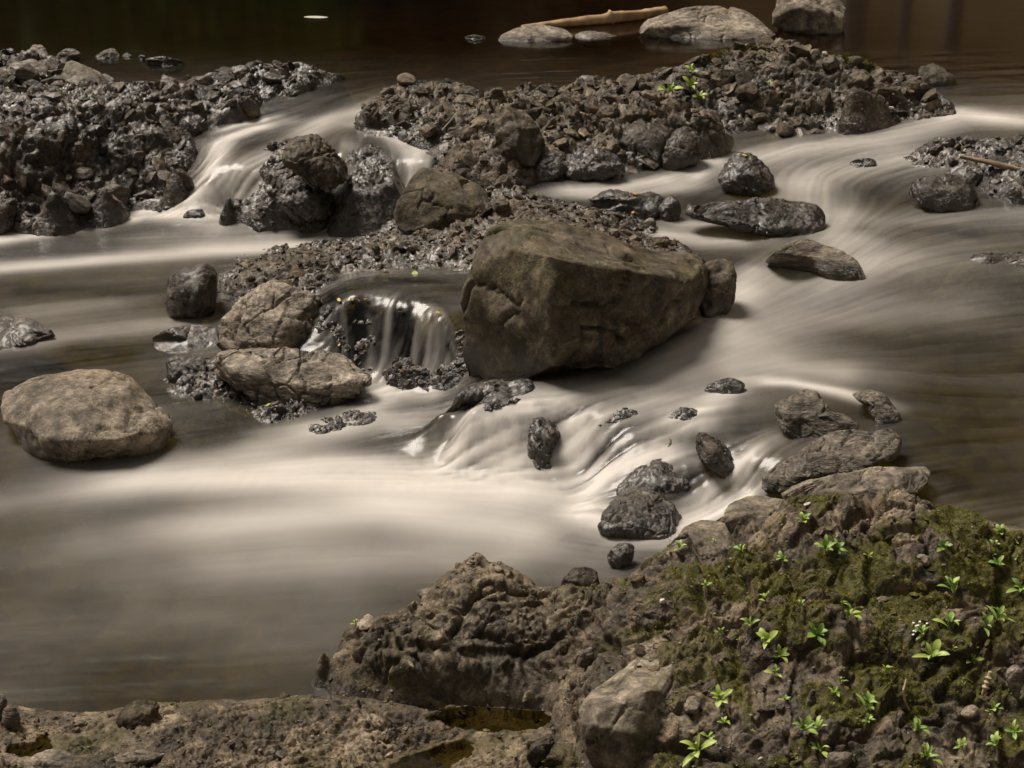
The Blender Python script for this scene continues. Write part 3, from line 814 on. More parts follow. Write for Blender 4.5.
outcrop('J', 'low shelf of wet black rubble under the flat layered slab',
 [(166,362,None),(160,385,None),(180,398,None),(215,402,None),(250,414,None),(272,430,None),(290,424,None),(330,404,None),(330,380,None),(250,350,None)],
 [(185,378,'0.03'),(215,385,'0.02'),(255,400,'0.01'),(275,412,'0.02'),(290,395,'0.02')], mat='dark', sp_=.0055, blocks=(.09, .035), hamp=(.02, .022, .010), seed=83, wet=.8, slope=1.0)
outcrop('J2', 'broken wet stones barely above the rushing water below the flat slab',
 [(300,424,None),(322,414,None),(352,408,None),(386,408,None),(384,420,None),(350,428,None),(322,438,None)],
 [(335,422,'0.015'),(365,414,'0.02'),(318,428,'0.01')], mat='dark', sp_=.005, blocks=(.07, .035), hamp=(.015, .024, .010), seed=89, wet=.9, slope=1.0)
outcrop('N', 'thin sliver of wet rubble just breaking the surface at the right edge, mid height',
 [(940,248,None),(975,244,None),(1024,248,None),(1060,252,None),(1060,264,None),(1000,264,None),(960,258,None)],
 [(990,254,'0.035'),(1030,256,'0.035')], mat='dark', sp_=.008, blocks=(.08, .04), hamp=(.008, .014, .008), seed=97, wet=.9, slope=.8)

PUD_A = ([(430,717),(450,708),(478,706),(505,708),(540,711),(552,718),(545,728),(515,732),(480,730),(450,726)], .078)
PUD_B = ([(388,766),(405,757),(430,750),(445,744),(462,740),(476,747),(470,757),(450,764),(440,790),(385,790)], .080)
PUD_C = ([(8,752),(12,744),(34,742),(38,735),(48,735),(55,746),(45,752),(22,757)], .072)
PUDS = [PUD_A, PUD_B, PUD_C]
def fg_moss(P, n):
    a = fbm(P * 4.2, 4, 201); b = fbm(P * 17, 3, 205)
    m_ = sstep(-.06, .13, a + .35 * b) * sstep(.05, .55, n[:, 2])
    right = sstep(.12, .5, P[:, 0] + .12 * noise(P * 3, 7))
    return np.clip(m_ * (.10 + .9 * right), 0, 1) * .95
outcrop('H', 'low grey brown bedrock slab along the bottom left with shallow puddles',
 [(-160,712,.03),(0,704,.05),(60,712,.045),(100,712,.055),(135,706,.07),(185,702,.075),(250,700,.075),(330,695,.075),(400,704,.07),(560,716,.07),(640,790,.07),(640,960,.06),(-160,960,.06)],
 [(480,722,.050),(440,722,.052),(530,724,.052),(420,757,.052),(460,755,.054),(440,764,.052),(30,746,.048),(45,742,.048),(10,750,.05),(200,740,.10),(300,740,.095),(370,735,.075),(120,735,.08),(140,725,.09),(340,712,.09),(500,745,.075),(560,745,.08),(80,760,.085)],
 mat='bank', sp_=.0036, blocks=(.10, .038), dips=PUDS, strat=((.3,-.6,.7), .035, .008), hamp=(.024, .013, .006), seed=131, wet=.10, wetline=.03, slope=.9, moss=.45, lateral=.02)
outcrop('F', 'big mossy bedrock mound with seedlings filling the bottom right',
 [(1180,560,.36),(1024,530,.38),(960,517,.40),(900,511,.385),(830,514,.38),(775,503,.375),(735,506,.37),(712,520,.35),(690,538,.32),(650,562,.26),(612,588,.20),(575,592,.17),(540,586,.185),(500,566,.215),(470,564,.22),(440,582,.20),(424,606,.165),(385,616,.14),(345,626,.13),(322,644,.11),
  (332,668,.02),(350,693,.035),(410,701,.05),(470,700,.055),(545,704,.055),(575,745,.08),(600,800,.08),(640,960,.08),(1250,960,.12)],
 [(475,590,.24),(520,640,.19),(450,640,.20),(400,655,.15),(365,655,.135),(385,690,.055),(440,690,.075),(520,695,.08),(530,600,.20),(600,640,.22),(650,600,.29),(700,570,.36),(760,540,.38),(800,560,.385),(900,570,.385),(850,640,.35),(960,640,.34),(880,680,.24),(700,650,.29),(620,700,.20),(800,720,.26),(950,740,.22),(600,740,.12),(740,740,.25),(560,680,.14)],
 mat='bank', sp_=.0036, blocks=(.24, .075), strat=((.55,-.5,.65), .05, .016), hamp=(.078, .026, .008), seed=151, wet=.16, wetline=.04, slope=2.2, mossfn=fg_moss, lateral=.05)

# ------------------------------------------------------------------ single rocks, traced one by one
Z1 = (0, 0, 2.667); Z2 = (340, 0, 2.667); Z3 = (660, 0, 2.813); Z4 = (0, 230, 2.667); Z5 = (340, 200, 2.438)
Z6 = (660, 230, 2.813); Z7 = (0, 30, 3.842); Z8 = (680, 370, 3.657); Z9 = (400, 370, 2.667); ZA = (180, 60, 3.938); ZF = (300, 512, 2.667); ZG = (0, 512, 2.667); ZH = (640, 480, 2.667)
rock('largest boulder in the stream, brown and blocky with a sloping top',
 zp(Z5, [(303,454,.30),(302,360,.30),(308,200,.31),(326,150,.33),(345,100,.36),(372,62,.42),(450,45,.46),(540,58,.52),(620,73,.56),(700,95,.62),(760,118,.68),(830,137,.72),(885,150,.74),(893,200,.66),(885,262,.58),(855,290,.46),(800,330,.33),(740,370,.24),(700,402,.18),(655,432,'c'),(600,428,'c'),(520,426,'c'),(430,440,.12),(360,454,.24)]),
 'brown', 'worn', zp(Z5, [(340,135,.33),(420,118,.20),(515,138,.05),(515,300,.0),(515,400,.0),(420,300,.13),(600,158,.10),(690,172,.12),(730,260,.18),(640,330,.06),(800,190,.27),(860,200,.42),(760,300,.20),(450,80,.26),(560,95,.30),(700,130,.38),(800,158,.50)]),
 T=.5, lvl=6, wet=.06, wetline=.08, cuts=2, z0=.19, moss=.35, bulge=.25, seed=301, amp=.85)
rock('brown lump of rock against the right end of the largest boulder',
 zp(Z5, [(885,150,.12),(935,132,.16),(960,150,.12),(968,190,.06),(962,250,.02),(930,282,'c'),(885,285,'c'),(870,220,.05)]), 'brown', 'crag', T=.15, wet=.1, seed=309, amp=.7)
rock('rounded pale grey boulder standing alone in the pool at the left',
 zp(Z4, [(5,470),(15,420),(60,400),(130,385),(200,365),(260,370),(310,385),(350,395),(400,440),(440,475),(460,495),(455,530),(430,575,.10),(380,592,.04),(300,605,.02),(200,610,.0),(110,603,.02),(60,590,.05),(30,545,.12),(8,510,.16)]),
 'tan', 'worn', zp(Z4, [(60,520,.06),(130,560,-.03),(220,565,-.05),(320,560,-.04),(400,530,.03),(230,470,.08),(120,450,.14),(330,440,.18),(400,480,.16),(200,400,.26)]), T=.42, lvl=6, wet=.05, wetline=.06, cuts=8, bulge=.3, seed=317, amp=.65)
rock('pale tilted boulder leaning over the flat slab, its right side in shade',
 zp(Z4, [(565,300,.06),(600,240,.13),(640,200,.2),(700,160,.26),(745,135,.3),(800,122,.34),(850,138,.34),(866,185,.3),(868,240,.24),(862,290,.16),(820,330,.12),(740,350,.04),(660,350,.02),(600,340,.0),(575,325,.02)]),
 'pale', 'slate', zp(Z4, [(800,195,.15),(770,240,.09),(740,300,.03),(720,180,.18),(660,240,.1),(640,300,.03)]), T=.3, lvl=6, wet=.0, wetline=.02, cuts=6, seed=323, amp=.7)
rock('flat layered slab with a pale top lying at the foot of the tilted boulder',
 zp(Z4, [(550,357,.14),(590,335,.2),(650,318,.27),(760,316,.3),(850,330,.28),(905,352,.25),(955,375,.18),(992,385,.14),(988,410,.09),(930,442,.05),(860,460,.02),(780,466,.0),(700,450,.02),(640,425,.03),(580,390,.08)]),
 'pale', 'slate', zp(Z4, [(600,372,.09),(680,390,.055),(770,412,.03),(850,420,.03),(930,408,.06),(760,355,.17),(860,375,.13)]), T=.25, lvl=6, wet=.16, wetline=.02, seed=331, bs=.65, amp=.8, name='rock_slab', bulge=.2, cuts=5)
rock('dark round wet boulder left of the rubble spit',
 zp(Z4, [(435,185),(440,150),(470,110),(520,85),(560,90),(585,125),(588,190),(570,222),(520,230),(450,224)]), 'dark', 'worn', wet=.45, seed=337, bulge=.4)
rock('flat brown stone just awash left of the tilted boulder',
 zp(Z4, [(390,295,'c'),(440,265,.12),(510,250,.2),(575,256,.2),(585,300,.1),(575,335,.02),(500,337,'c'),(430,325,'c')]), 'brown', 'worn', wet=.6, seed=347, bulge=.10, amp=.6, name='stone')
rock('small grey rounded stone at the left tip of the wet shelf',
 zp(Z4, [(437,370),(460,340),(510,333),(548,350),(552,388),(500,402),(450,397)]), 'dark', 'worn', wet=.3, seed=349, name='stone', up=.01)
rock('grey slab cut off by the left edge of the picture',
 zp(Z4, [(-90,250,.3),(-20,228,.3),(30,232,.28),(70,245,.22),(120,265,.12),(150,282,'c'),(80,302,'c'),(0,320,'c'),(-80,325,'c')]), 'slate', 'slate', T=.3, wet=.1, seed=353, bulge=.3, name='rock_slab', amp=.7)
rock('low dark rock at the foot of the largest boulder',
 zp(Z5, [(255,515,'c'),(290,478,.04),(320,450,.1),(400,436,.14),(488,438,.14),(482,465,.06),(430,497,'c'),(350,512,'c'),(300,524,'c')]), 'dark', 'slate', T=.14, wet=.5, seed=359, bulge=.3)
rock('brown egg shaped boulder on the spit in front of the white water',
 zp(Z2, [(143,582,.06),(160,530,.12),(190,470,.2),(225,440,.27),(280,443,.3),(340,475,.28),(388,505,.22),(402,550,.12),(375,592,.04),(300,622,.0),(220,627,.0),(168,612,.02)]),
 'brown', 'worn', zp(Z2, [(230,500,.1),(330,530,.08),(280,580,.0),(300,470,.2)]), T=.3, lvl=6, wet=.0, wetline=.02, moss=.25, seed=367, amp=.7, z0=.27)
rock('upright brown rock with a black hollow on its right side, on the far ridge',
 zp(Z2, [(412,340,.08),(425,290,.14),(460,278,.16),(500,300,.16),(535,340,.12),(552,392,.06),(520,435,.0),(460,442,.0),(418,405,.02)]), 'brown', 'crag', zp(Z2, [(480,340,.03),(470,400,-.02),(510,380,.06)]), T=.18, wet=.1, seed=373, z0=.42, amp=.7)
rock('left of two wet grey rocks at the front of the far ridge',
 zp(Z2, [(728,385),(745,360),(785,338),(850,330),(884,350),(880,390),(850,440),(800,428),(750,410)]), 'dark', 'worn', wet=.4, seed=379, z0=.36)
rock('right of two wet grey rocks at the front of the far ridge',
 zp(Z2, [(858,400),(875,360),(930,333),(966,360),(972,402),(935,437),(880,448),(845,436)]), 'dark', 'worn', wet=.5, seed=383, lvl=5)
rock('shiny black wet stone left of its twin below the far ridge',
 zp(Z2, [(500,445),(520,405),(570,408),(598,425),(605,465),(560,482),(510,480)]), 'dark', 'crag', wet=.9, seed=389, name='stone')
rock('shiny black wet stone right of its twin below the far ridge',
 zp(Z2, [(600,425),(620,398),(680,393),(740,408),(765,440),(710,470),(640,482),(602,465)]), 'dark', 'crag', wet=.9, seed=397, name='stone')
rock('long low black rock with orange leaf behind wet slab',
 zp(Z2, [(655,545,'c'),(665,525),(720,503),(790,515),(850,503),(868,530),(860,575),(780,585),(700,570)]), 'dark', 'crag', wet=.75, seed=401, bulge=.4)
rock('round black knob touching the left end of the long wet slab',
 zp(Z2, [(848,560),(860,532),(885,520),(908,535),(912,570),(885,590),(855,586)]), 'dark', 'worn', wet=.8, seed=409, name='stone')
rock('long flat wet black slab with pale veins on its right end',
 zp(Z3, [(50,592,.02),(90,580,.1),(180,574,.14),(280,574,.16),(380,573,.16),(442,592,.14),(467,632,.08),(440,657,.02),(380,667,.0),(280,652,.0),(180,632,.0),(80,618,.0)]), 'dark', 'slate',
 zp(Z3, [(300,600,.08),(380,630,.04),(200,600,.07),(420,610,.08)]), T=.16, wet=.75, seed=419, name='rock_slab', amp=.8)
rock('shiny peaked black rock splitting the flow below the mossy ridge',
 zp(Z3, [(158,505),(185,465),(212,430),(262,428),(292,455),(322,500),(332,527),(280,547),(220,542),(172,527)]), 'dark', 'crag', wet=.9, seed=421, lvl=5, bulge=.4)
rock('low grey cracked hump right of the largest boulder',
 zp(Z6, [(285,97,'c'),(320,65,.06),(360,36,.14),(410,20,.2),(470,38,.18),(522,60,.12),(562,100,.05),(585,142,'c'),(500,133,'c'),(400,117,'c'),(330,102,'c')]), 'slate', 'worn', T=.2, wet=.15, seed=431, bulge=.25, amp=.6)
rock('dark brown wet rock below the outcrop with the stick',
 zp(Z3, [(685,532),(700,505),(760,495),(830,497),(880,512),(912,560),(892,587),(800,590),(720,577)]), 'dark', 'worn', wet=.6, seed=433, bulge=.4)
rock('small shining stone just breaking the smooth water right of the peaked black rock',
 zp(Z3, [(525,455,'c'),(560,445),(600,447),(612,460),(590,468),(545,468)]), 'dark', 'worn', wet=1, seed=439, name='stone', lvl=4, sink=3)
# slabs at the right lower lip
rock('grey cracked slab left of the little pool at the lower lip',
 zp(Z8, [(342,182,.08),(348,135,.22),(380,125,.26),(440,95,.32),(500,100,.3),(545,165,.17),(600,190,.12),(655,215,.06),(625,242,.0),(540,248,.0),(480,243,.0),(420,252,.0),(372,225,.02)]),
 'slate', 'slate', zp(Z8, [(360,182,.07),(470,180,.085),(540,180,.09),(600,210,.05),(440,130,.2)]), T=.25, wet=.35, wetline=.012, up=.015, seed=443, cuts=6, bs=.45, name='rock_slab', amp=.6)
rock('broken grey slab at the right side of the little pool at the lower lip',
 zp(Z8, [(615,95,.2),(650,82,.24),(700,73,.26),(745,95,.22),(770,125,.15),(805,158,.08),(800,188,'c'),(730,192,'c'),(705,170,.05),(690,125,.14)]), 'slate', 'slate', T=.2, wet=.45, wetline=.015, seed=449, cuts=6, bs=.45, name='rock_slab', amp=.6, sink=4)
rock('middle slab of the three at the lower lip, ridged on top',
 zp(Z8, [(283,440,.04),(300,400,.12),(350,362,.2),(440,308,.3),(480,283,.34),(560,255,.4),(640,250,.4),(770,243,.4),(788,278,.32),(772,322,.2),(700,357,.1),(665,387,.04),(560,388,.02),(480,398,.03),(420,432,.0),(350,458,.0),(305,452,.0)]),
 'slate', 'slate', zp(Z8, [(440,312,.2),(470,345,.1),(560,350,.08),(660,345,.09),(400,400,.05),(600,300,.2),(700,300,.22)]), T=.35, lvl=6, wet=.33, wetline=.008, z0=.145, up=.01, seed=457, cuts=6, bs=.45, name='rock_slab', amp=.55)
rock('front slab of the three at the lower lip, long and tan beside the mossy mound',
 zp(Z8, [(370,475,.02),(470,423,.12),(600,393,.2),(750,372,.28),(890,370,.3),(927,405,.2),(912,452,.08),(870,490,.0),(720,492,.0),(560,505,.0),(450,510,.0)]),
 'tan', 'slate', zp(Z8, [(800,450,.05),(850,400,.14),(600,475,.02),(700,455,.05)]), T=.3, lvl=6, wet=.2, wetline=.012, z0=.19, up=.015, seed=461, cuts=6, bs=.55, name='rock_slab', amp=.5)
rock('dark pointed shard standing in the falls at the lower lip',
 zp(Z8, [(60,305),(64,230,.1),(95,224,.1),(140,250,.1),(190,310,.08),(217,352,.04),(200,385,.0),(150,380,.0),(90,340,.0)]), 'dark', 'slate', zp(Z8, [(120,300,.0),(150,340,-.02)]), T=.1, wet=.45, seed=463, name='stone', amp=.8)
rock('wet brown rock below the falls, upper of the pair by the mossy mound',
 zp(Z9, [(560,335,.06),(590,300,.1),(625,258,.16),(680,229,.2),(730,240,.2),(760,275,.14),(802,292,.08),(775,320,.04),(740,345,.02),(650,345,.0)]), 'dark', 'crag', T=.2, wet=.45, seed=467, bulge=.3, amp=.8)
rock('wet grey rock below the falls, lower of the pair by the mossy mound',
 zp(Z9, [(528,432,.02),(535,385,.08),(570,345,.14),(620,313,.2),(680,308,.2),(732,350,.16),(757,392,.08),(750,432,.02),(700,446,.0),(620,442,.0),(560,442,.0)]), 'dark', 'crag', T=.2, lvl=6, wet=.4, seed=479, bulge=.3, amp=.7)
rock('dark wedge standing in the middle of the lower fall',
 zp(Z9, [(350,175,.02),(356,100,.08),(368,76,.12),(400,85,.13),(440,115,.12),(490,150,.1),(505,175,.06),(480,235,.0),(420,250,.0),(370,225,.0)]), 'dark', 'slate', zp(Z9, [(400,120,.04),(395,200,.0)]), T=.12, wet=.8, seed=487, name='stone', up=-.075)
rock('tan stone under the thin water right of the lower fall',
 zp(Z9, [(528,245,.0),(530,195,.1),(590,160,.16),(660,160,.18),(690,190,.12),(650,225,.05),(560,255,.0)]), 'tan', 'worn', T=.15, wet=.3, seed=491, name='stone', amp=.5, up=-.045)
rock('dark rounded stone breaking the glassy water above the lower falls',
 zp((340,200,2.438), [(870,465,'c'),(905,425),(950,410),(990,425),(985,450),(950,480,'c'),(900,480,'c')]), 'dark', 'worn', wet=.95, seed=499, name='stone', up=-.03, bulge=.15, amp=.6)
rock('brown stone glimpsed through the water left of the dark shard',
 zp(Z5, [(790,540,.0),(800,510),(840,520),(880,560),(870,590,.0),(820,590,.0)]), 'tan', 'worn', wet=.5, seed=503, name='stone', up=-.09, bulge=.2, amp=.6, lvl=4)
rock('small black stone poking from the foot of the falls beside the foreground rock',
 [(606,552),(618,541),(632,546),(634,560),(620,568),(608,563)], 'dark', 'crag', wet=.9, seed=505, name='stone', lvl=4)
rock('half sunk wet stone at the left end of the lower lip', [(468,418),(476,405),(492,400),(508,404),(514,414),(504,424),(484,426)], 'dark', 'crag', wet=.9, seed=811, name='stone', up=-.02, bulge=.2)
rock('half sunk brown stone in the lower lip, right of the dark wedge', [(596,418),(604,404),(622,398),(640,404),(644,416),(628,424),(608,424)], 'brown', 'worn', wet=.9, seed=821, name='stone', up=-.03, bulge=.2)
rock('half sunk stone in the lower lip above the pointed shard', [(664,414),(672,402),(688,398),(702,404),(704,416),(690,422)], 'dark', 'worn', wet=.9, seed=823, name='stone', up=-.03, bulge=.2)
# far pool
rock('smooth pale rock in the dark pool, left end of the log on it',
 zp(Z2, [(398,106,'c'),(430,92),(470,76),(540,62),(598,74),(628,98),(600,108,'c'),(560,112,'c'),(460,112,'c')]), 'pale', 'worn', T=.3, wet=.0, wetline=.02, seed=509, bs=.7, bulge=.35, amp=.5)
rock('low pale stone in the dark pool between the two larger ones',
 zp(Z2, [(622,98,'c'),(640,85),(690,84),(750,96,'c'),(720,108,'c'),(640,108,'c')]), 'pale', 'worn', T=.15, wet=.1, wetline=.02, seed=511, bulge=.3, name='stone')
rock('long pale whaleback rock in the dark pool behind the log',
 zp(Z3, [(-95,72,.1),(-50,58,.3),(60,30,.5),(170,16,.6),(235,40,.5),(290,72,.35),(338,97,'c'),(250,110,'c'),(100,108,'c'),(-20,102,'c')]), 'pale', 'slate', T=.6, lvl=6, wet=.0, wetline=.03, seed=521, bs=.7, bulge=.35, amp=.45)
rock('tall split brown block in the dark pool at the top edge',
 zp(Z3, [(303,62,.1),(312,10,.2),(340,-30,.35),(400,-45,.4),(470,-15,.35),(505,5,.3),(532,45,.2),(532,88,.06),(455,96,'c'),(372,88,'c'),(320,78,'c')]), 'tan', 'crag', zp(Z3, [(400,20,.02),(420,5,.12),(480,40,.05)]), T=.5, wet=.0, wetline=.03, seed=523, bs=.8, amp=.9)
rock('flat sliver of rock in the dark pool left of the pale stones',
 zp(Z2, [(325,100,'c'),(350,93),(390,97),(388,105,'c'),(345,106,'c')]), 'slate', 'worn', wet=.4, seed=541, name='stone', lvl=4, sink=3)
rock('round brown rock where the far ridge meets the pool, right end',
 zp(Z3, [(724,205),(735,185),(765,176),(800,188),(828,212),(832,236),(780,243),(735,240)]), 'brown', 'worn', wet=.1, seed=547, wetline=.03)
rock('dark block pair stone on the left end of the far ridge',
 zp(Z2, [(222,250),(230,222),(270,215),(305,232),(300,268),(260,280),(228,272)]), 'dark', 'worn', wet=.3, seed=557, z0=.5, name='stone')
rock('dark rounded stone next to the block on the left end of the far ridge',
 zp(Z2, [(290,270),(300,240),(345,228),(380,238),(382,262),(340,285),(300,284)]), 'dark', 'worn', wet=.25, seed=563, z0=.49, name='stone')
rock('pale pebble sized rock on the skyline of the far ridge',
 zp(Z2, [(625,222),(640,203),(668,199),(698,215),(690,232),(640,236)]), 'pale', 'worn', wet=.1, seed=569, z0=.55, name='stone', lvl=4)
# left outcrop stones
rock('light brown blocky rock on top of the left outcrop',
 zp(Z7, [(232,198,.06),(238,150,.14),(272,110,.2),(340,145,.2),(412,180,.16),(432,208,.1),(350,246,.0),(288,218,.0)]), 'tan', 'crag', T=.2, wet=.15, seed=571, z0=.50, amp=.7)
rock('pale flat stone at the upper left edge of the left outcrop',
 zp(Z7, [(18,165),(60,122),(130,113),(180,138),(188,178),(100,194),(30,190)]), 'pale', 'worn', wet=.15, seed=577, z0=.53, name='stone')
rock('grey domed stone farthest left on the skyline of the left outcrop',
 zp(Z7, [(88,105),(118,62),(160,58),(196,100),(192,132),(120,122)]), 'pale', 'worn', wet=.2, seed=587, z0=.53, name='stone')
rock('brown stone at the left edge just below the pale flat one',
 zp(Z7, [(-30,215),(-10,145),(30,158),(52,200),(45,228),(0,232)]), 'brown', 'worn', wet=.1, seed=593, z0=.5, name='stone')
rock('dark humped stone in the dark pool beside the left outcrop',
 zp(Z7, [(203,112,'c'),(232,80),(280,67),(316,95),(300,115,'c'),(240,122,'c')]), 'slate', 'worn', wet=.4, seed=599, name='stone', wetline=.02)
rock('grey humped stone in the dark pool with a tiny one at its right',
 zp(Z7, [(355,105,'c'),(392,78),(435,71),(468,95),(440,113,'c'),(380,112,'c')]), 'slate', 'worn', wet=.3, seed=601, name='stone', wetline=.02)
rock('tiny stone right of the grey humped one in the dark pool',
 zp(Z7, [(466,102,'c'),(486,85),(508,97),(495,108,'c')]), 'slate', 'worn', wet=.4, seed=607, name='stone', lvl=4, sink=3)
rock('flat jagged wet stone in the dark pool, largest of those off the left outcrop',
 zp(Z7, [(556,126,'c'),(570,108),(610,98),(660,108),(728,128,'c'),(680,146,'c'),(590,145,'c')]), 'dark', 'crag', wet=.5, seed=613, name='stone', bulge=.2)
rock('small pebble left of the flat jagged stone in the dark pool',
 zp(Z7, [(527,108,'c'),(540,94),(560,98),(558,116,'c'),(535,120,'c')]), 'slate', 'worn', wet=.4, seed=617, name='stone', lvl=4, sink=3)
rock('big black rounded rock at the right end of the left outcrop',
 zp(Z7, [(500,505,.1),(515,440,.2),(570,398,.28),(640,382,.3),(702,400,.28),(748,450,.2),(748,520,.1),(702,574,.02),(620,586,.0),(540,570,.0)]), 'dark', 'crag', T=.3, lvl=6, wet=.7, seed=619, amp=.8, bulge=.35)
rock('olive brown block with a flat lit top at the water edge, lower left outcrop',
 zp(Z7, [(60,690,.02),(72,620,.1),(98,568,.2),(150,598,.2),(212,603,.2),(272,655,.08),(232,682,.0),(140,704,.0)]), 'tan', 'slate', zp(Z7, [(125,640,.03),(180,655,.02),(140,690,.0)]), T=.2, wet=.3, seed=631, wetline=.02)
rock('striped pale rock between the olive block and the black rounded rock',
 zp(Z7, [(185,625,.06),(205,580,.14),(262,555,.2),(340,563,.2),(402,600,.12),(395,645,.02),(330,664,.0),(270,655,.0),(220,640,.0)]), 'pale', 'slate', T=.2, wet=.55, seed=641)
rock('grey slab on the left edge above the water, lower left outcrop',
 zp(Z7, [(-60,580),(0,563),(82,590),(84,635),(10,645),(-60,640)]), 'slate', 'slate', wet=.4, seed=643, z0=.16, name='rock_slab')
rock('dark rock in the corner below the grey slab, lower left outcrop',
 zp(Z7, [(-60,660),(0,645),(62,650),(58,705),(30,765),(-30,775),(-70,740)]), 'dark', 'slate', wet=.4, seed=647)
rock('flat black wet slab in the water before the striped pale rock',
 zp(Z7, [(228,715,'c'),(290,680),(350,668),(395,682),(330,700,'c'),(260,722,'c')]), 'dark', 'slate', wet=.8, seed=653, name='rock_slab', bulge=.15, sink=4)
rock('small black stone ringed by foam at the foot of the left falls',
 zp(Z7, [(693,718,'c'),(715,692),(780,683),(797,708),(745,722,'c')]), 'dark', 'crag', wet=.9, seed=659, name='stone', sink=4, lvl=4)
# falls outcrop stones
rock('brown craggy top block of the outcrop splitting the falls',
 zp(ZA, [(405,400,.02),(408,335,.1),(440,305,.16),(520,290,.2),(600,340,.18),(650,420,.12),(690,490,.04),(600,520,.0),(470,470,.0)]), 'brown', 'crag', T=.2, wet=.15, seed=661, z0=.33, amp=1.0, lvl=6)
rock('shiny black slab faced stone at the front of the outcrop splitting the falls',
 zp(ZA, [(400,560,.02),(405,470,.1),(450,440,.14),(540,475,.14),(600,530,.1),(612,595,.02),(540,600,.0),(450,605,.0)]), 'dark', 'slate', zp(ZA, [(500,500,.08),(520,560,.0)]), T=.14, wet=.65, seed=673, z0=.22)
rock('small wet stone at the foot of the outcrop splitting the falls',
 zp(ZA, [(280,640),(290,615),(340,610),(378,640),(370,675),(300,675)]), 'dark', 'crag', wet=.9, seed=677, name='stone')
# foreground
rock('smooth rounded brown boulder at the bottom, left of the seedlings',
 zp(ZH, [(-160,640,.0),(-150,590,.08),(-110,560,.16),(-50,500,.24),(30,455,.3),(80,436,.34),(135,435,.34),(178,480,.28),(166,570,.18),(132,650,.1),(60,740,.03),(0,790,.0),(-100,800,.0),(-150,720,.0)]),
 'tan', 'worn', zp(ZH, [(-60,600,.05),(20,560,.08),(90,480,.22),(100,560,.12),(-20,680,.0)]), T=.3, lvl=6, wet=.0, wetline=.0, moss=.35, seed=683, z0=.12, amp=.7)
rock('bare light brown rock on the far lip of the mossy mound',
 zp(ZH, [(212,100,.02),(240,62,.1),(280,42,.16),(330,38,.18),(400,52,.16),(445,78,.1),(430,120,.02),(340,135,.0),(250,140,.0)]), 'tan', 'worn', T=.2, wet=.0, wetline=.0, moss=.2, seed=691, z0=.36, lvl=6, amp=.6)
rock('light brown sloping rock on the left shoulder of the mossy mound',
 zp(ZH, [(80,190,.0),(110,130,.1),(160,108,.16),(230,108,.16),(265,140,.1),(260,180,.03),(190,205,.0)]), 'tan', 'worn', T=.16, wet=.0, wetline=.0, moss=.25, seed=701, z0=.32, amp=.6)
rock('dark angular stone perched where the foreground rock meets the water',
 zp(Z9, [(428,570),(440,545),(456,528),(510,528),(542,552),(530,582),(480,594),(440,590)]), 'dark', 'crag', wet=.15, seed=709, z0=.17, wetline=0, name='stone', amp=.8)
rock('flat grey stone in a hollow just right of the pale wet patch',
 zp(ZF, [(740,270),(760,245),(800,236),(840,248),(835,275),(790,290),(750,292)]), 'slate', 'worn', wet=.0, wetline=0, seed=719, z0=.2, name='stone')
rock('dark stone lying above the flat grey one beside the mound',
 zp(ZF, [(760,232),(780,205),(820,194),(846,215),(838,240),(790,246)]), 'dark', 'crag', wet=.1, wetline=0, seed=727, z0=.2, name='stone', lvl=4)
rock('small grey chip standing on edge in the moss under the mound shoulder',
 zp(ZF, [(738,400),(750,372),(782,360),(785,380),(765,402)]), 'slate', 'slate', wet=.0, wetline=0, seed=733, z0=.2, name='stone', lvl=4)
rock('dark pointed stone beside the lower puddle',
 zp(ZF, [(605,650),(620,620),(665,594),(680,610),(665,640),(625,668)]), 'dark', 'slate', wet=.1, wetline=0, seed=739, z0=.09, name='stone')
rock('grey hump of rock on the bottom slab at mid left',
 zp(ZG, [(308,565),(318,535),(350,508),(385,500),(430,508),(425,545),(395,575),(340,588)]), 'bank', 'crag', wet=.0, wetline=0, seed=743, z0=.07, amp=.7)
rock('pale rounded stone lying on the bottom edge, right of the small puddle',
 zp(ZG, [(68,680),(75,655),(100,638),(150,633),(200,650),(214,685),(150,700),(80,700)]), 'pale', 'worn', wet=.0, wetline=0, seed=751, z0=.07)
rock('flat grey stone lying on the bottom edge, right of the pale rounded one',
 zp(ZG, [(275,672),(310,645),(350,634),(410,638),(442,652),(410,668),(340,690),(290,695)]), 'slate', 'worn', wet=.0, wetline=0, seed=757, z0=.075)
rock('upright grey stone at the left edge of the bottom slab',
 zp(ZG, [(8,560),(10,528),(30,506),(50,525),(57,560),(35,570)]), 'slate', 'worn', wet=.1, wetline=0, seed=761, z0=.055, name='stone')
rock('grey stone cut by the left edge beside the upright one',
 zp(ZG, [(-30,530),(-15,490),(8,486),(20,505),(12,540),(-15,550)]), 'slate', 'worn', wet=.1, wetline=0, seed=769, z0=.055, name='stone')
rock('pale grey stone by the right edge in the mossy mound',
 zp((780,560,3.693), [(832,440),(840,400),(870,384),(895,410),(900,460),(880,500),(850,480)]), 'pale', 'worn', wet=.0, wetline=0, seed=773, z0=.30, name='stone')
rock('light brown stone half buried at the bottom edge of the mossy mound',
 zp((780,560,3.693), [(165,740),(175,715),(215,708),(278,715),(260,740),(225,770),(180,765)]), 'tan', 'worn', wet=.0, wetline=0, seed=787, z0=.24, name='stone')
rock('thin upright grey stone in the shade left of the small seedlings',
 zp((780,560,3.693), [(80,570),(95,520),(115,475),(135,480),(132,530),(100,585)]), 'slate', 'worn', wet=.0, wetline=0, seed=797, z0=.26, name='stone')

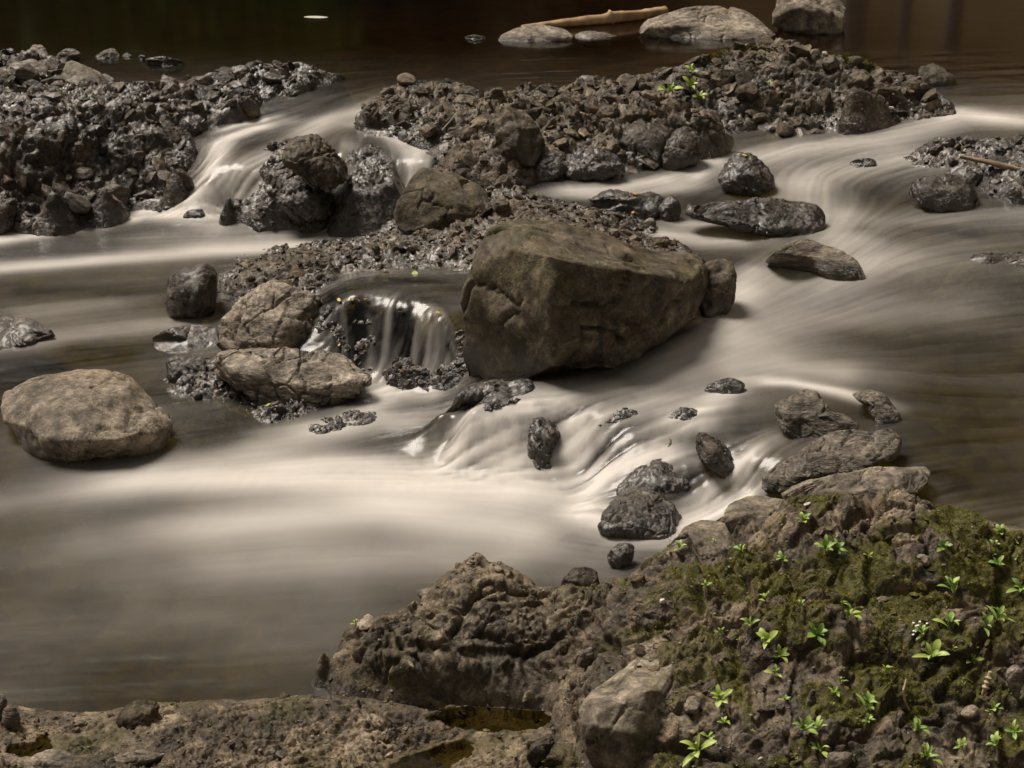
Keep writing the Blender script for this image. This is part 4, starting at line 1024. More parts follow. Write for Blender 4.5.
# ------------------------------------------------------------------ puddles
m, t, bs, out = nodes('puddle_water')
t.nodes.remove(bs)
tr = N(t, 'ShaderNodeBsdfTransparent'); tr.inputs[0].default_value = (0.45, 0.40, 0.24, 1)
gl = N(t, 'ShaderNodeBsdfAnisotropic'); gl.inputs['Roughness'].default_value = .03
fr = N(t, 'ShaderNodeFresnel'); fr.inputs['IOR'].default_value = 1.33
mx = N(t, 'ShaderNodeMixShader'); t.links.new(fr.outputs[0], mx.inputs[0]); t.links.new(tr.outputs[0], mx.inputs[1]); t.links.new(gl.outputs[0], mx.inputs[2])
t.links.new(mx.outputs[0], out.inputs['Surface'])
M['puddle'] = m
def puddle(poly, z, label):
    Q = np.array([[float(c) for c in at_z(a, b, z)] for a, b in poly])
    c = Q.mean(0); Q2 = c + (Q - c) * 1.10
    v = np.vstack([Q2 - c, [[0, 0, 0]]]); n = len(Q)
    area = sum(Q[i][0] * Q[(i + 1) % n][1] - Q[(i + 1) % n][0] * Q[i][1] for i in range(n))
    f = [((i, (i + 1) % n, n) if area > 0 else ((i + 1) % n, i, n)) for i in range(n)]
    o = link('puddle', mesh_np('puddle', v, f, M['puddle']), c)
    tag(o, label, 'puddle', kind='structure')
puddle(*PUD_A, 'long shallow olive puddle at the foot of the foreground rock')
puddle(*PUD_B, 'olive puddle cut off by the bottom edge')
puddle(*PUD_C, 'small puddle near the left edge of the bottom slab')

# ------------------------------------------------------------------ where a pixel meets the rocks (to rest small things on them)
allP = []; allN = []
for k_, d_ in OUT.items(): allP.append(d_['P']); allN.append(d_['N'])
bpy.context.view_layer.update()
for o in ROCKS:
    n = len(o.data.vertices); co = np.empty(n * 3, np.float32); o.data.vertices.foreach_get('co', co)
    nn = np.empty(n * 3, np.float32); o.data.vertices.foreach_get('normal', nn)
    allP.append(co.reshape(-1, 3) + np.array(o.location)); allN.append(nn.reshape(-1, 3))
allP = np.concatenate(allP); allN = np.concatenate(allN)
def project(P):
    x, y, z = P[:, 0], P[:, 1], P[:, 2] - CAM_H
    d = y * cp - z * sp; v = y * sp + z * cp
    return 512 + FPX * x / d, 384 - FPX * v / d, d
aX, aY, aD = project(allP)
def surf_at(px, py, r=3.0):
    m_ = (np.abs(aX - px) < r) & (np.abs(aY - py) < r)
    if not m_.any(): return surf_at(px, py, r * 2) if r < 30 else (np.array(on_w(px, py)), np.array([0, 0, 1.]))
    i = np.where(m_)[0]; d = aD[i]; i = i[d < d.min() + .03]
    j = i[np.argmin((aX[i] - px) ** 2 + (aY[i] - py) ** 2)]
    nsum = allN[i].mean(0)
    return allP[j], nsum / (np.linalg.norm(nsum) + 1e-9)

# ------------------------------------------------------------------ loose stones on the outcrops: individuals
protos = {}
for style in ('worn', 'crag'):
    for k in range(5):
        v, f = ico(4)
        sc_ = np.array([1, .6 + .35 * random.random(), .45 + .35 * random.random()])
        P = v * sc_; Nn = normals(P, f); 
        if (Nn * P).sum() < 0: Nn = -Nn
        P = plane_cuts(P, 40 + k, 26, .16); Nn = normals(P, f)
        if (Nn * P).sum() < 0: Nn = -Nn
        P = rough_up(P, Nn, 1.6, 900 + k * 7, style, .8)
        protos[(style, k)] = (P, f)
pm = {}
def stone_mesh(style, k, mat, wet):
    key = (style, k, mat, wet)
    if key not in pm:
        P, f = protos[(style, k)]
        pm[key] = mesh_np('stone', P, f, M[mat], {'wet': np.full(len(P), wet), 'moss': np.zeros(len(P))})
    return pm[key]
# object-space noise would be tiny on a scaled stone, so their rock pattern is made for unit size
def scatter(key, count, rmin, rmax, mats, styles, wet, label, group, moss_max=.6, top=None):
    d = OUT[key]; P, Nn = d['P'], d['N']
    px, py, dd = project(P)
    ok = (P[:, 2] > d['wa'] + .005) & (Nn[:, 2] > .25) & (px > -30) & (px < 1054) & (py > 5) & (py < 790) & (d['moss'] < moss_max)
    idx_ = np.where(ok)[0]
    rs = random.Random(sum(map(ord, key)))
    placed = []
    tries = 0
    while len(placed) < count and tries < count * 20:
        tries += 1
        i = idx_[rs.randrange(len(idx_))]; r = rmin + (rmax - rmin) * rs.random() ** 2.2
        p = P[i]
        if any((p[0] - q[0]) ** 2 + (p[1] - q[1]) ** 2 < (r + q[2]) ** 2 * .6 for q in placed): continue
        placed.append((p[0], p[1], r))
        st_ = rs.choice(styles)
        o = link('stone', stone_mesh(st_, rs.randrange(5), rs.choice(mats), wet), tuple(p + Nn[i] * r * .12))
        o.scale = (r, r, r)
        q = Vector(Nn[i]).to_track_quat('Z', 'Y').to_euler()
        o.rotation_euler = (q.x * .6, q.y * .6, rs.random() * 6.28)
        tag(o, label, 'stone', group)
for nm_ in ('brown', 'pale', 'tan', 'slate', 'dark', 'crag', 'bank'):
    m2_ = M[nm_].copy(); m2_.name = M[nm_].name + '_small'
    tt_ = m2_.node_tree
    tcn = [n for n in tt_.nodes if n.type == 'TEX_COORD'][0]
    mp = tt_.nodes.new('ShaderNodeMapping'); mp.inputs['Scale'].default_value = (.045, .045, .045)
    oi = tt_.nodes.new('ShaderNodeObjectInfo'); cmb = tt_.nodes.new('ShaderNodeCombineXYZ')
    for q in range(3): tt_.links.new(oi.outputs['Random'], cmb.inputs[q])
    vm = tt_.nodes.new('ShaderNodeVectorMath'); vm.operation = 'SCALE'; vm.inputs['Scale'].default_value = 17
    tt_.links.new(cmb.outputs[0], vm.inputs[0])
    for lk in [l for l in tt_.links if l.from_node == tcn]:
        to = lk.to_socket; tt_.links.remove(lk); tt_.links.new(mp.outputs[0], to)
    tt_.links.new(tcn.outputs['Object'], mp.inputs[0]); tt_.links.new(vm.outputs[0], mp.inputs['Location'])
    M[nm_ + '_s'] = m2_
scatter('A', 70, .02, .10, ['dark_s', 'slate_s', 'brown_s', 'crag_s'], ['crag', 'worn'], .55, 'loose wet stone among the rubble of the wide outcrop at the left', 'loose stones on the left outcrop')
scatter('C', 75, .018, .085, ['crag_s', 'brown_s', 'slate_s', 'dark_s'], ['crag', 'worn'], .15, 'loose stone among the rubble of the long far ridge', 'loose stones on the far ridge')
scatter('D', 60, .012, .05, ['crag_s', 'brown_s', 'tan_s', 'dark_s'], ['worn', 'crag'], .1, 'loose stone on the rubble spit in midstream', 'loose stones on the midstream spit')
scatter('B', 10, .015, .05, ['dark_s'], ['crag'], .7, 'loose wet stone on the outcrop splitting the falls', 'loose stones on the outcrop in the falls')
scatter('I', 14, .015, .06, ['dark_s'], ['crag'], .8, 'loose wet stone on the outcrop under the bare stick', 'loose stones on the right outcrop')
scatter('H', 26, .008, .030, ['bank_s', 'slate_s', 'tan_s'], ['worn', 'crag'], .0, 'loose stone on the low bottom slab', 'loose stones on the bottom slab')
scatter('F', 40, .008, .035, ['bank_s', 'slate_s', 'tan_s'], ['worn', 'crag'], .0, 'loose stone in the moss of the bottom right mound', 'loose stones on the mossy mound')
scatter('J', 10, .012, .035, ['dark_s'], ['worn', 'crag'], .8, 'loose wet stone on the low shelf under the flat layered slab', 'loose stones on the wet shelf')

# the broken fragments that make up the outcrops: far past counting
rub_protos = []
for k in range(12):
    v, f = ico(2)
    P = plane_cuts(v * np.array([1, .55 + .4 * random.random(), .4 + .35 * random.random()]), 500 + k, 18, .30)
    rub_protos.append((P, f))
def rubble(key, n, rmin, rmax, mat, wet, label, power=2.8, embed=-.26, moss=True):
    d = OUT[key]; P, Nn = d['P'], d['N']; rg = np.random.default_rng(len(key) * 31 + ord(key[0]))
    px, py, dd = project(P)
    ok = np.where((P[:, 2] > d['wa'] - .012) & (Nn[:, 2] > .0) & (px > -120) & (px < 1150) & (py < 850))[0]
    V, F, TN, WT, MS, base = [], [], [], [], [], 0
    ii = rg.choice(ok, n)
    patch = fbm(P[ii] * 3.5, 3, 333)
    for j, i in enumerate(ii):
        q, f = rub_protos[rg.integers(12)]
        r = rmin + (rmax - rmin) * rg.random() ** power
        r *= 1 + .8 * patch[j]
        a, b, c = rg.random(3) * 6.28
        b = (b / 6.28 - .5) * 1.5
        Rz = np.array([[math.cos(a), -math.sin(a), 0], [math.sin(a), math.cos(a), 0], [0, 0, 1]])
        Rx = np.array([[1, 0, 0], [0, math.cos(b), -math.sin(b)], [0, math.sin(b), math.cos(b)]])
        z_ = Nn[i]; x_ = np.cross([0, 1, .01], z_); x_ /= np.linalg.norm(x_); y_ = np.cross(z_, x_)
        B_ = np.stack([x_, y_, z_], 1)
        V.append((q * r) @ (B_ @ Rx @ Rz).T + P[i] + z_ * r * embed); F.append(f + base); base += len(q)
        TN.append(np.full(len(q), rg.normal(.05, .28))); m_ = float(d['moss'][i]) * rg.random() * 1.2
        MS.append(np.full(len(q), m_ if moss else 0)); 
        hw = P[i, 2] - d['wa'][i]
        WT.append(np.full(len(q), np.clip(wet * (.5 + rg.random()) + (.6 if hw < .04 else 0), 0, 1)))
    V = np.concatenate(V); F = np.concatenate(F)
    c0 = V.mean(0)
    o = link('rubble', mesh_np('rubble', V - c0, F, M[mat], {'wet': np.concatenate(WT), 'moss': np.concatenate(MS), 'tone': np.clip(np.concatenate(TN), -.6, .9)}, smooth=False), tuple(c0))
    tag(o, label, 'rubble', kind='stuff')
rubble('A', 1700, .012, .11, 'dark', .45, 'angular wet rubble packed over the left outcrop')
rubble('B', 300, .012, .075, 'dark', .55, 'angular wet rubble of the outcrop splitting the falls')
rubble('K', 160, .010, .035, 'dark', .8, 'wet rubble under the sliding water')
rubble('C', 2200, .010, .10, 'crag', .12, 'angular rubble packed over the long far ridge')
rubble('D', 1600, .008, .055, 'crag', .10, 'angular rubble packed over the midstream spit')
rubble('E', 650, .008, .040, 'dark', .75, 'wet rubble of the ledge beside the largest boulder')
rubble('I', 500, .010, .060, 'dark', .7, 'black wet rubble under the bare stick')
rubble('J', 420, .006, .028, 'dark', .7, 'wet rubble of the low shelf')
rubble('N', 60, .01, .03, 'dark', .8, 'wet rubble of the sliver at the right edge')
rubble('J2', 130, .006, .026, 'dark', .7, 'wet broken stones below the flat slab')
rubble('H', 900, .003, .020, 'bank', .05, 'broken bits of rock on the bottom slab', 2.6, -.1)
rubble('F', 1300, .003, .026, 'bank', .03, 'broken bits of rock bedded in the mossy mound', 2.6, -.15)

# fine gravel nobody could count
def gravel(keys, n, rmin, rmax, mat, label):
    v, f = ico(1)
    V, F, base = [], [], 0
    rg = np.random.default_rng(5)
    for key, cnt in zip(keys, n):
        d = OUT[key]; P = d['P']
        px, py, dd = project(P)
        ok = np.where((P[:, 2] > d['wa'] + .01) & (d['N'][:, 2] > .3) & (px > -60) & (px < 1084) & (py < 830))[0]
        for i in rg.choice(ok, cnt):
            r = rmin + (rmax - rmin) * rg.random() ** 2
            q = v * (1 + .35 * (rg.random(v.shape) - .5)) * np.array([r, r * (.6 + .4 * rg.random()), r * .55])
            a = rg.random() * 6.28; c, s_ = math.cos(a), math.sin(a)
            q = np.stack([q[:, 0] * c - q[:, 1] * s_, q[:, 0] * s_ + q[:, 1] * c, q[:, 2]], 1)
            V.append(q + P[i] + d['N'][i] * r * .2); F.append(f + base); base += len(v)
    V = np.concatenate(V); F = np.concatenate(F)
    o = link('gravel', mesh_np('gravel', V, F, M[mat], {'wet': np.full(len(V), .1), 'moss': np.zeros(len(V))}, smooth=False))
    tag(o, label, 'gravel', kind='stuff')
gravel(['D', 'C', 'A'], [1500, 1300, 900], .004, .014, 'crag', 'fine gravel caught in the rubble of the outcrops')
gravel(['H', 'F'], [900, 900], .0018, .006, 'tan', 'fine grit and chips on the foreground bedrock')

# ------------------------------------------------------------------ moss tufts
def moss_tufts(key, n, hmin, hmax, thr, label):
    d = OUT[key]; rg = np.random.default_rng(9)
    px, py, dd = project(d['P'])
    ok = np.where((d['moss'] > thr) & (px > -40) & (px < 1064) & (py < 800))[0]
    if len(ok) == 0: return
    wgt = d['moss'][ok]; i = rg.choice(ok, n, p=wgt / wgt.sum())
    P = d['P'][i] + rg.normal(0, .0025, (n, 3)); Nn = d['N'][i]
    a = rg.random(n) * 6.28; ln = hmin + (hmax - hmin) * rg.random(n) ** 1.5
    tdir = Nn + rg.normal(0, .45, (n, 3)); tdir /= np.linalg.norm(tdir, axis=1)[:, None]
    side = np.stack([np.cos(a), np.sin(a), 0 * a], 1) * (ln * .16)[:, None]
    base = P - Nn * .002
    mid = base + tdir * (ln * .6)[:, None]; tip = base + tdir * ln[:, None] + rg.normal(0, .001, (n, 3))
    V = np.stack([base - side, base + side, mid + side, tip, mid - side], 1).reshape(-1, 3)
    k = np.arange(n)[:, None] * 5
    F = np.concatenate([k + np.array([[0, 1, 2]]), k + np.array([[0, 2, 4]]), k + np.array([[4, 2, 3]])])
    tag(link('moss', mesh_np('moss', V, F, M['moss'])), label, 'moss', kind='stuff')
moss_tufts('F', 70000, .002, .006, .22, 'olive moss growing over the bottom right mound')
moss_tufts('C', 6000, .006, .018, .2, 'moss on the crest of the far ridge')

# ------------------------------------------------------------------ seedlings
def leaf_mesh(name, L_=1.0, W_=.30, bend=.35, fold=.25, mat=None, pointy=False):
    n = 7; V, F = [], []
    for i in range(n + 1):
        t_ = i / n
        wd = W_ * (math.sin(math.pi * min(1, t_ ** (1.5 if not pointy else 1.1))) ** .8 if 0 < t_ < 1 else 0) * .5 + (.03 if t_ < .3 else 0)
        if i == n: wd = .004
        x = L_ * t_; z = bend * math.sin(t_ * 1.5) * (1 - .55 * t_) * L_
        V += [(x, -wd, z + fold * wd), (x, 0, z), (x, wd, z + fold * wd)]
    for i in range(n):
        a = i * 3
        F += [(a, a + 3, a + 4, a + 1), (a + 1, a + 4, a + 5, a + 2)]
    return mesh_np(name, V, F, mat)
LV = {}
for mk in ('leafgreen', 'leaflime'):
    LV[mk] = [leaf_mesh('leaf', 1, w_, b_, f_, M[mk], p_) for w_, b_, f_, p_ in ((.34, .5, .3, False), (.26, .35, .5, True), (.40, .7, .2, False), (.30, .9, .4, True))]
def seedling(px, py, size, label, n=None, lime=False, flowers=0, tall=.0, group=None):
    """size = spread in pixels of the photo"""
    p, nn = surf_at(px, py)
    rs = random.Random(int(px * 31 + py * 7))
    d = float(p[1]); r = size * .5 * d / FPX / cp
    root = bpy.data.objects.new('seedling', None); col.objects.link(root)
    root.empty_display_size = .02
    root.location = tuple(p - nn * .001)
    tilt = Vector((nn[0] * .6, nn[1] * .6, 1)).normalized()
    root.rotation_euler = tilt.to_track_quat('Z', 'Y').to_euler()
    tag(root, label, 'plant', group or 'green seedlings in the moss')
    n = n or rs.randint(6, 9)
    # short stem
    h = r * (.35 + tall)
    segs = 6
    V = [(r * .035 * math.cos(a), r * .035 * math.sin(a), z) for z in (-.1 * r, h) for a in [2 * math.pi * k / segs for k in range(segs)]]
    F = [(k, (k + 1) % segs, segs + (k + 1) % segs, segs + k) for k in range(segs)]
    link('stem', mesh_np('stem', V, F, M['stem']), parent=root)
    a0 = rs.random() * 6
    for k in range(n):
        me = rs.choice(LV['leaflime' if (lime or rs.random() < .25) else 'leafgreen'])
        o = link('leaf', me, (0, 0, h * (.45 + .55 * k / n)), root)
        f = 1 - .5 * k / n
        s_ = r * (.95 * f + .25 * rs.random())
        o.scale = (s_, s_, s_)
        o.rotation_euler = (rs.uniform(-.3, .3), -(.15 + .75 * k / n) + rs.uniform(-.15, .15), a0 + k * 2.4 + rs.uniform(-.3, .3))
    for k in range(flowers):
        a = rs.random() * 6.28; rr = r * (.3 + .7 * rs.random()); hh = r * (1.1 + .5 * rs.random())
        v, f = ico(1)
        q = v * np.array([.10, .10, .06]) * r * 1.1
        q = q * (1 + .3 * np.cos(5 * np.arctan2(v[:, 1], v[:, 0])))[:, None]
        link('flower', mesh_np('flower', q, f, M['petal'], smooth=False), (rr * math.cos(a), rr * math.sin(a), hh), root)
    return root
ZH2 = (640, 480, 2.667); ZK = (780, 560, 3.693)
def q_(z, x, y): return z[0] + x / z[2], z[1] + y / z[2]
SD = [ (ZH2,435,115,44,'pale green seedling nearest the light brown rock on the mound lip'),
 (ZH2,105,185,34,'small flat seedling on the left shoulder of the mound'),
 (ZH2,275,200,50,'bushy seedling left of centre near the mound top'),
 (ZH2,385,215,38,'small star seedling between two bushy ones near the mound top'),
 (ZH2,495,190,56,'wide seedling in the middle of the mound top'),
 (ZH2,525,190,40,'seedling touching the right side of the wide one on the mound top'),
 (ZH2,605,210,34,'dull yellow green tuft right of the wide seedling on the mound top'),
 (ZH2,805,185,40,'seedling near the right end of the mound crest'),
 (ZH2,965,150,44,'seedling highest up at the right edge of the mound'),
 (ZH2,945,178,28,'small seedling just below the highest one at the right edge'),
 (ZH2,955,230,44,'flat seedling at the right edge under the two highest'),
 (ZH2,1015,300,56,'seedling cut off by the right edge'),
 (ZH2,838,310,84,'largest seedling, upright with broad pointed leaves'),
 (ZH2,330,320,40,'faint seedling on the left slope of the mound'),
 (ZH2,180,285,26,'tiny seedling in the shade of the left slope'),
 (ZH2,550,375,62,'seedling with raised leaves on a mossy ledge in mid mound'),
 (ZH2,295,392,46,'round seedling left of the mossy ledge'),
 (ZH2,215,410,34,'thin seedling beside the grey chips on the left slope'),
 (ZH2,467,423,66,'pale seedling on the dark hump in mid mound'),
 (ZH2,345,440,64,'tall bright seedling, upper of the trailing clump at left'),
 (ZH2,372,470,54,'bright seedling in the middle of the trailing clump at left'),
 (ZH2,357,520,46,'seedling at the foot of the trailing clump at left'),
 (ZH2,820,400,66,'leafy seedling behind the white flowers'),
 (ZH2,915,400,56,'seedling left of the pale twin rosettes at right'),
 (ZH2,950,378,62,'pale twin rosette seedling at right, upper'),
 (ZH2,775,478,74,'large yellow green seedling below the white flowers'),
 (ZH2,880,490,44,'sparse seedling right of the large yellow green one'),
 (ZH2,652,522,42,'small star seedling alone on the dark earth'),
 (ZH2,535,540,30,'thin seedling, upper of a pair on a stalk'),
 (ZH2,518,572,34,'thin seedling, lower of a pair on a stalk'),
 (ZH2,600,615,66,'spreading seedling above the mossy hump at the bottom'),
 (ZH2,605,650,40,'trailing end of the spreading seedling above the mossy hump'),
 (ZH2,215,590,62,'bright seedling just right of the rounded brown boulder'),
 (ZH2,225,655,36,'small seedling below the bright one by the rounded boulder'),
 (ZH2,385,590,28,'faint little seedling in the hollow at lower left of the mound'),
 (ZH2,430,672,66,'leafy seedling, left of a joined pair at the bottom'),
 (ZH2,475,670,50,'leafy seedling, right of a joined pair at the bottom'),
 (ZH2,478,728,56,'compact seedling beside the half buried bottom stone'),
 (ZH2,730,675,58,'pale seedling on the lower slope right of centre'),
 (ZH2,760,748,64,'seedling with long thin leaves cut by the bottom edge'),
 (ZH2,860,720,40,'small pale seedling near the bottom right'),
 (ZH2,940,618,44,'upright pale seedling in the lower right'),
 (ZH2,1000,680,50,'leaning seedling lowest at the right edge'),
 (ZH2,950,716,50,'flat seedling in the bottom right corner'),
 (ZH2,155,730,84,'big bright seedling at the bottom edge below the rounded boulder'),
 (ZH2,180,690,44,'seedling crowding the big bright one at the bottom edge'),
 (ZH2,430,335,26,'tiny seedling above the mossy ledge'),
 (ZH2,540,328,26,'tiny seedling above the raised leaf one'),
]
for z, x, y, sz, lab in SD:
    px, py = q_(z, x, y)
    seedling(px, py, sz / 2.667 * 1.45, lab, lime=('bright' in lab or 'yellow' in lab))
rs2 = random.Random(77)
for k in range(34):
    a_, b_ = rs2.uniform(660, 1020), rs2.uniform(530, 764)
    if a_ < 700 and b_ < 600: continue
    seedling(a_, b_, rs2.uniform(5, 9), 'tiny sprout of a few leaves in the moss of the mound', n=rs2.randint(2, 4), lime=rs2.random() < .5, group='tiny sprouts in the moss')
px, py = q_(ZH2, 760, 425)
seedling(px, py, 24, 'small plant with tiny white flowers on the mound', flowers=9, tall=.5)
px, py = q_(Z2, 880, 255)
for x, y, sz, lab in ((880,248,30,'yellow green clump of leaves on the left slope of the far mossy crest'),(930,238,26,'bright leaf clump at the middle of the far mossy crest'),(955,268,22,'low leaf clump under the bright one on the far crest'),(940,195,18,'small leaf clump highest on the far crest')):
    a, b = q_(Z2, x, y); seedling(a, b, sz * .9, lab, lime=True, group='green clumps on the far ridge', n=7)
a, b = q_(Z3, 305, 243); seedling(a, b, 10, 'small bright clump right of the others on the far crest', lime=True, group='green clumps on the far ridge', n=6)
a, b = q_(ZF, 150, 303); seedling(a, b, 14, 'lone green sprout on the tip of the foreground bedrock', lime=True, n=5)

# ------------------------------------------------------------------ fallen leaves
def fallen(px, py, size, mat, label, rot=None, floatz=None):
    rs = random.Random(int(px * 13 + py))
    if floatz is None: p, nn = surf_at(px, py)
    else: p, nn = np.array(on_w(px, py, .004)), np.array([0, 0, 1.])
    p = p.copy(); p[2] = max(p[2], float(W_at(p[0], p[1])) + .004)
    Ls = size * p[1] / FPX; fl_ = 1 if floatz is None else .08
    n = 8; V, F = [], []
    for i in range(n + 1):
        t_ = i / n; wd = .26 * math.sin(math.pi * t_) ** .7 + .01
        V += [(t_ - .5, -wd, fl_ * .10 * math.sin(t_ * 5)), (t_ - .5, 0, fl_ * .04 * math.sin(t_ * 5)), (t_ - .5, wd, fl_ * .12 * math.cos(t_ * 4))]
    for i in range(n):
        a = i * 3; F += [(a, a + 3, a + 4, a + 1), (a + 1, a + 4, a + 5, a + 2)]
    o = link('fallen_leaf', mesh_np('fallen_leaf', np.array(V) * Ls, F, M[mat]), tuple(p + nn * .006))
    e = Vector(nn).to_track_quat('Z', 'Y').to_euler()
    o.rotation_euler = (e.x * .8, e.y * .8, rs.random() * 6.28 if rot is None else rot)
    tag(o, label, 'leaf', 'fallen leaves')
FL = [(q_(Z4,905,208),7,'yellowleaf','yellow leaf on the wet ledge nearest the tilted boulder'),
 (q_(Z4,943,214),7,'yellowleaf','pale yellow leaf second from the tilted boulder on the wet ledge'),
 (q_(Z4,975,200),6,'yellowleaf','small yellow leaf on the rim of the ledge pool'),
 (q_(Z4,905,315),5,'yellowleaf','tiny yellow leaf low on the wet ledge by the slab'),
 (q_(Z4,826,238),8,'yellowleaf','yellow leaf stuck on the shaded side of the tilted boulder'),
 (q_(Z4,720,466),9,'greenleaf','bright green leaf on the wet shelf below the flat slab'),
 (q_(Z5,150,310),8,'yellowleaf','golden leaf in the trickle in the middle of the wet ledge'),
 (q_(Z5,185,240),9,'greenleaf','green yellow leaf on the rim of the ledge pool'),
 (q_(Z5,120,234),7,'yellowleaf','straw coloured leaf beside the green yellow one on the pool rim'),
 (q_(Z5,45,262),7,'yellowleaf','yellow leaf at the top left of the wet ledge'),
 (q_(Z5,240,292),6,'yellowleaf','faint leaf on the ledge next to the largest boulder'),
 (q_(Z1,420,325),10,'orangeleaf','ochre leaf in the rubble of the left outcrop'),
 (q_(Z2,784,520),6,'orangeleaf','bright orange leaf on top of the black rock behind the wet slab'),
 (q_(Z2,780,568),7,'orangeleaf','orange leaf low on the face of the black rock behind the wet slab'),
 (q_(Z3,290,497),7,'yellowleaf','yellow leaf on the shiny peaked black rock'),
 (q_(Z3,240,440),6,'yellowleaf','cream leaf near the top of the shiny peaked black rock'),
 (q_(ZA,355,400),7,'yellowleaf','yellow leaf on the left side of the outcrop splitting the falls'),
 (q_(ZA,400,385),6,'greenleaf','green leaf near the crest of the outcrop splitting the falls'),
 (q_(ZA,705,430),5,'yellowleaf','tiny leaf on the knobbly rock under sliding water')]
for (a, b), sz, mt, lab in FL: fallen(a, b, sz, mt, lab)
fallen(316, 18, 24, 'palefloat' if 'palefloat' in M else 'quartz', 'long pale leaf floating on the dark pool', rot=0.0, floatz=1)
for x, y, sz, lab in ((155,135,5,'white quartz chip on the midstream spit'),(60,322,0,'')):
    pass
def chip(px, py, size, label, mat='quartz'):
    p, nn = surf_at(px, py); r = size * .5 * p[1] / FPX
    P, f = protos[('crag', (int(px) % 5))]
    o = link('stone_chip', mesh_np('stone_chip', P * r, f, M[mat]), tuple(p + nn * r * .3)); o.rotation_euler = (0, 0, px)
    tag(o, label, 'stone')
chip(*q_(Z5,157,137), 7, 'white chip of stone lying on the midstream spit')
chip(*q_(Z3,462,140), 8, 'cream coloured chip on the skyline of the mossy ridge')
chip(*q_(ZH2,448,68), 10, 'white chip where the mound meets the tan slab')
chip(*q_(ZH2,62,325), 9, 'pale upright chip in the moss on the left slope of the mound')
chip(*q_(ZF,968,238), 8, 'pale chip in the moss above the rounded boulder')
chip(*q_(ZH2,322,744), 7, 'cream flake near the bottom edge of the mound')
chip(*q_(Z3,655,297), 7, 'pale chip low on the front of the mossy ridge')

# ------------------------------------------------------------------ log, sticks, stalks
def tube(name, pts, rad, mat, label, cat, seg=12, rough_=.25, knots=(), group=None):
    P = np.array(pts, float); n = 40
    tt_ = np.linspace(0, len(P) - 1, n); C_ = np.stack([np.interp(tt_, range(len(P)), P[:, k]) for k in range(3)], 1)
    rr = np.interp(tt_, range(len(P)), rad)
    for kp, ka in knots: rr = rr * (1 + ka * np.exp(-((np.linspace(0, 1, n) - kp) / .025) ** 2))
    V = []
    T_ = np.gradient(C_, axis=0); T_ /= np.linalg.norm(T_, axis=1)[:, None]
    upv = np.array([0, 0, 1.]); A_ = np.cross(T_, upv); A_ /= np.linalg.norm(A_, axis=1)[:, None]; B_ = np.cross(A_, T_)
    for i in range(n):
        for k in range(seg):
            a = 2 * math.pi * k / seg
            f = 1 + rough_ * (random.random() - .5) * .6 + .12 * math.sin(3 * a + i * .2)
            V.append(C_[i] + (A_[i] * math.cos(a) + B_[i] * math.sin(a)) * rr[i] * f)
    F = [(i * seg + k, i * seg + (k + 1) % seg, (i + 1) * seg + (k + 1) % seg, (i + 1) * seg + k) for i in range(n - 1) for k in range(seg)]
    V += [C_[0] - T_[0] * rr[0] * .3, C_[-1] + T_[-1] * rr[-1] * .3]; c0, c1_ = n * seg, n * seg + 1
    F += [(c0, (k + 1) % seg, k, c0) for k in range(seg)] if False else []
    F3 = [(c0, (k + 1) % seg, k) for k in range(seg)] + [(c1_, (n - 1) * seg + k, (n - 1) * seg + (k + 1) % seg) for k in range(seg)]
    base = C_.mean(0)
    bm = bmesh.new()
    vs = [bm.verts.new(tuple(v - base)) for v in V]
    for f in F + F3: bm.faces.new([vs[q] for q in f])
    for f in bm.faces: f.smooth = True
    me = bpy.data.meshes.new(name); bm.to_mesh(me); bm.free(); me.materials.append(mat)
    return tag(link(name, me, tuple(base)), label, cat, group)
wr = [o for o in ROCKS if 'whaleback' in o['label']][0]
tube('driftwood_log', [at_y(522, 27, 10.45), at_y(560, 23.5, 10.55), at_y(605, 19, 10.68), at_y(612, 17, 10.7), at_y(640, 14.5, 10.8), at_y(666, 10, 10.9)], [.012, .024, .030, .036, .030, .024], M['drywood'],
     'peeled orange brown driftwood log resting on the pale rocks in the dark pool', 'log', knots=((.55, .4), (.3, .15)))
a = surf_at(*q_(Z3, 860, 452))[0]; b = surf_at(*q_(Z3, 1000, 480))[0]
tube('stick', [at_y(*q_(Z3, 845, 440), a[1] - .10), at_y(*q_(Z3, 930, 458), a[1] - .15), at_y(*q_(Z3, 1000, 476), a[1] - .20), at_y(*q_(Z3, 1090, 494), a[1] - .26)], [.009, .012, .015, .017], M['twig'], 'bare brown stick lying across the outcrop at the right edge', 'stick')
a = surf_at(*q_(ZK, 462, 520))[0][1]
tube('dead_stalk', [at_y(*q_(ZK, 478, 556), a - .02), at_y(*q_(ZK, 462, 525), a - .015), at_y(*q_(ZK, 456, 480), a - .01), at_y(*q_(ZK, 466, 440), a + .01)], [.0022, .0028, .0024, .0015], M['deadplant'], 'pale curved dead stalk hanging in the dark earth below the star seedling', 'stalk', seg=8)
a = surf_at(*q_(ZK, 765, 460))[0][1]
tube('dead_stalk', [at_y(*q_(ZK, 742, 512), a - .01), at_y(*q_(ZK, 760, 470), a - .01), at_y(*q_(ZK, 778, 412), a - .0)], [.002, .006, .005], M['deadplant'], 'crumbly straw coloured stalk leaning near the right edge of the mound', 'stalk', seg=8, knots=((.5, .8), (.65, .6), (.8, .9)))
a = surf_at(*q_(Z2, 290, 335))[0][1]
tube('twig', [at_y(*q_(Z2, 268, 352), a - .03), at_y(*q_(Z2, 295, 322), a - .03), at_y(*q_(Z2, 312, 300), a - .02)], [.003, .003, .002], M['quartz'], 'thin pale twig leaning on the left part of the far ridge', 'twig', seg=6)

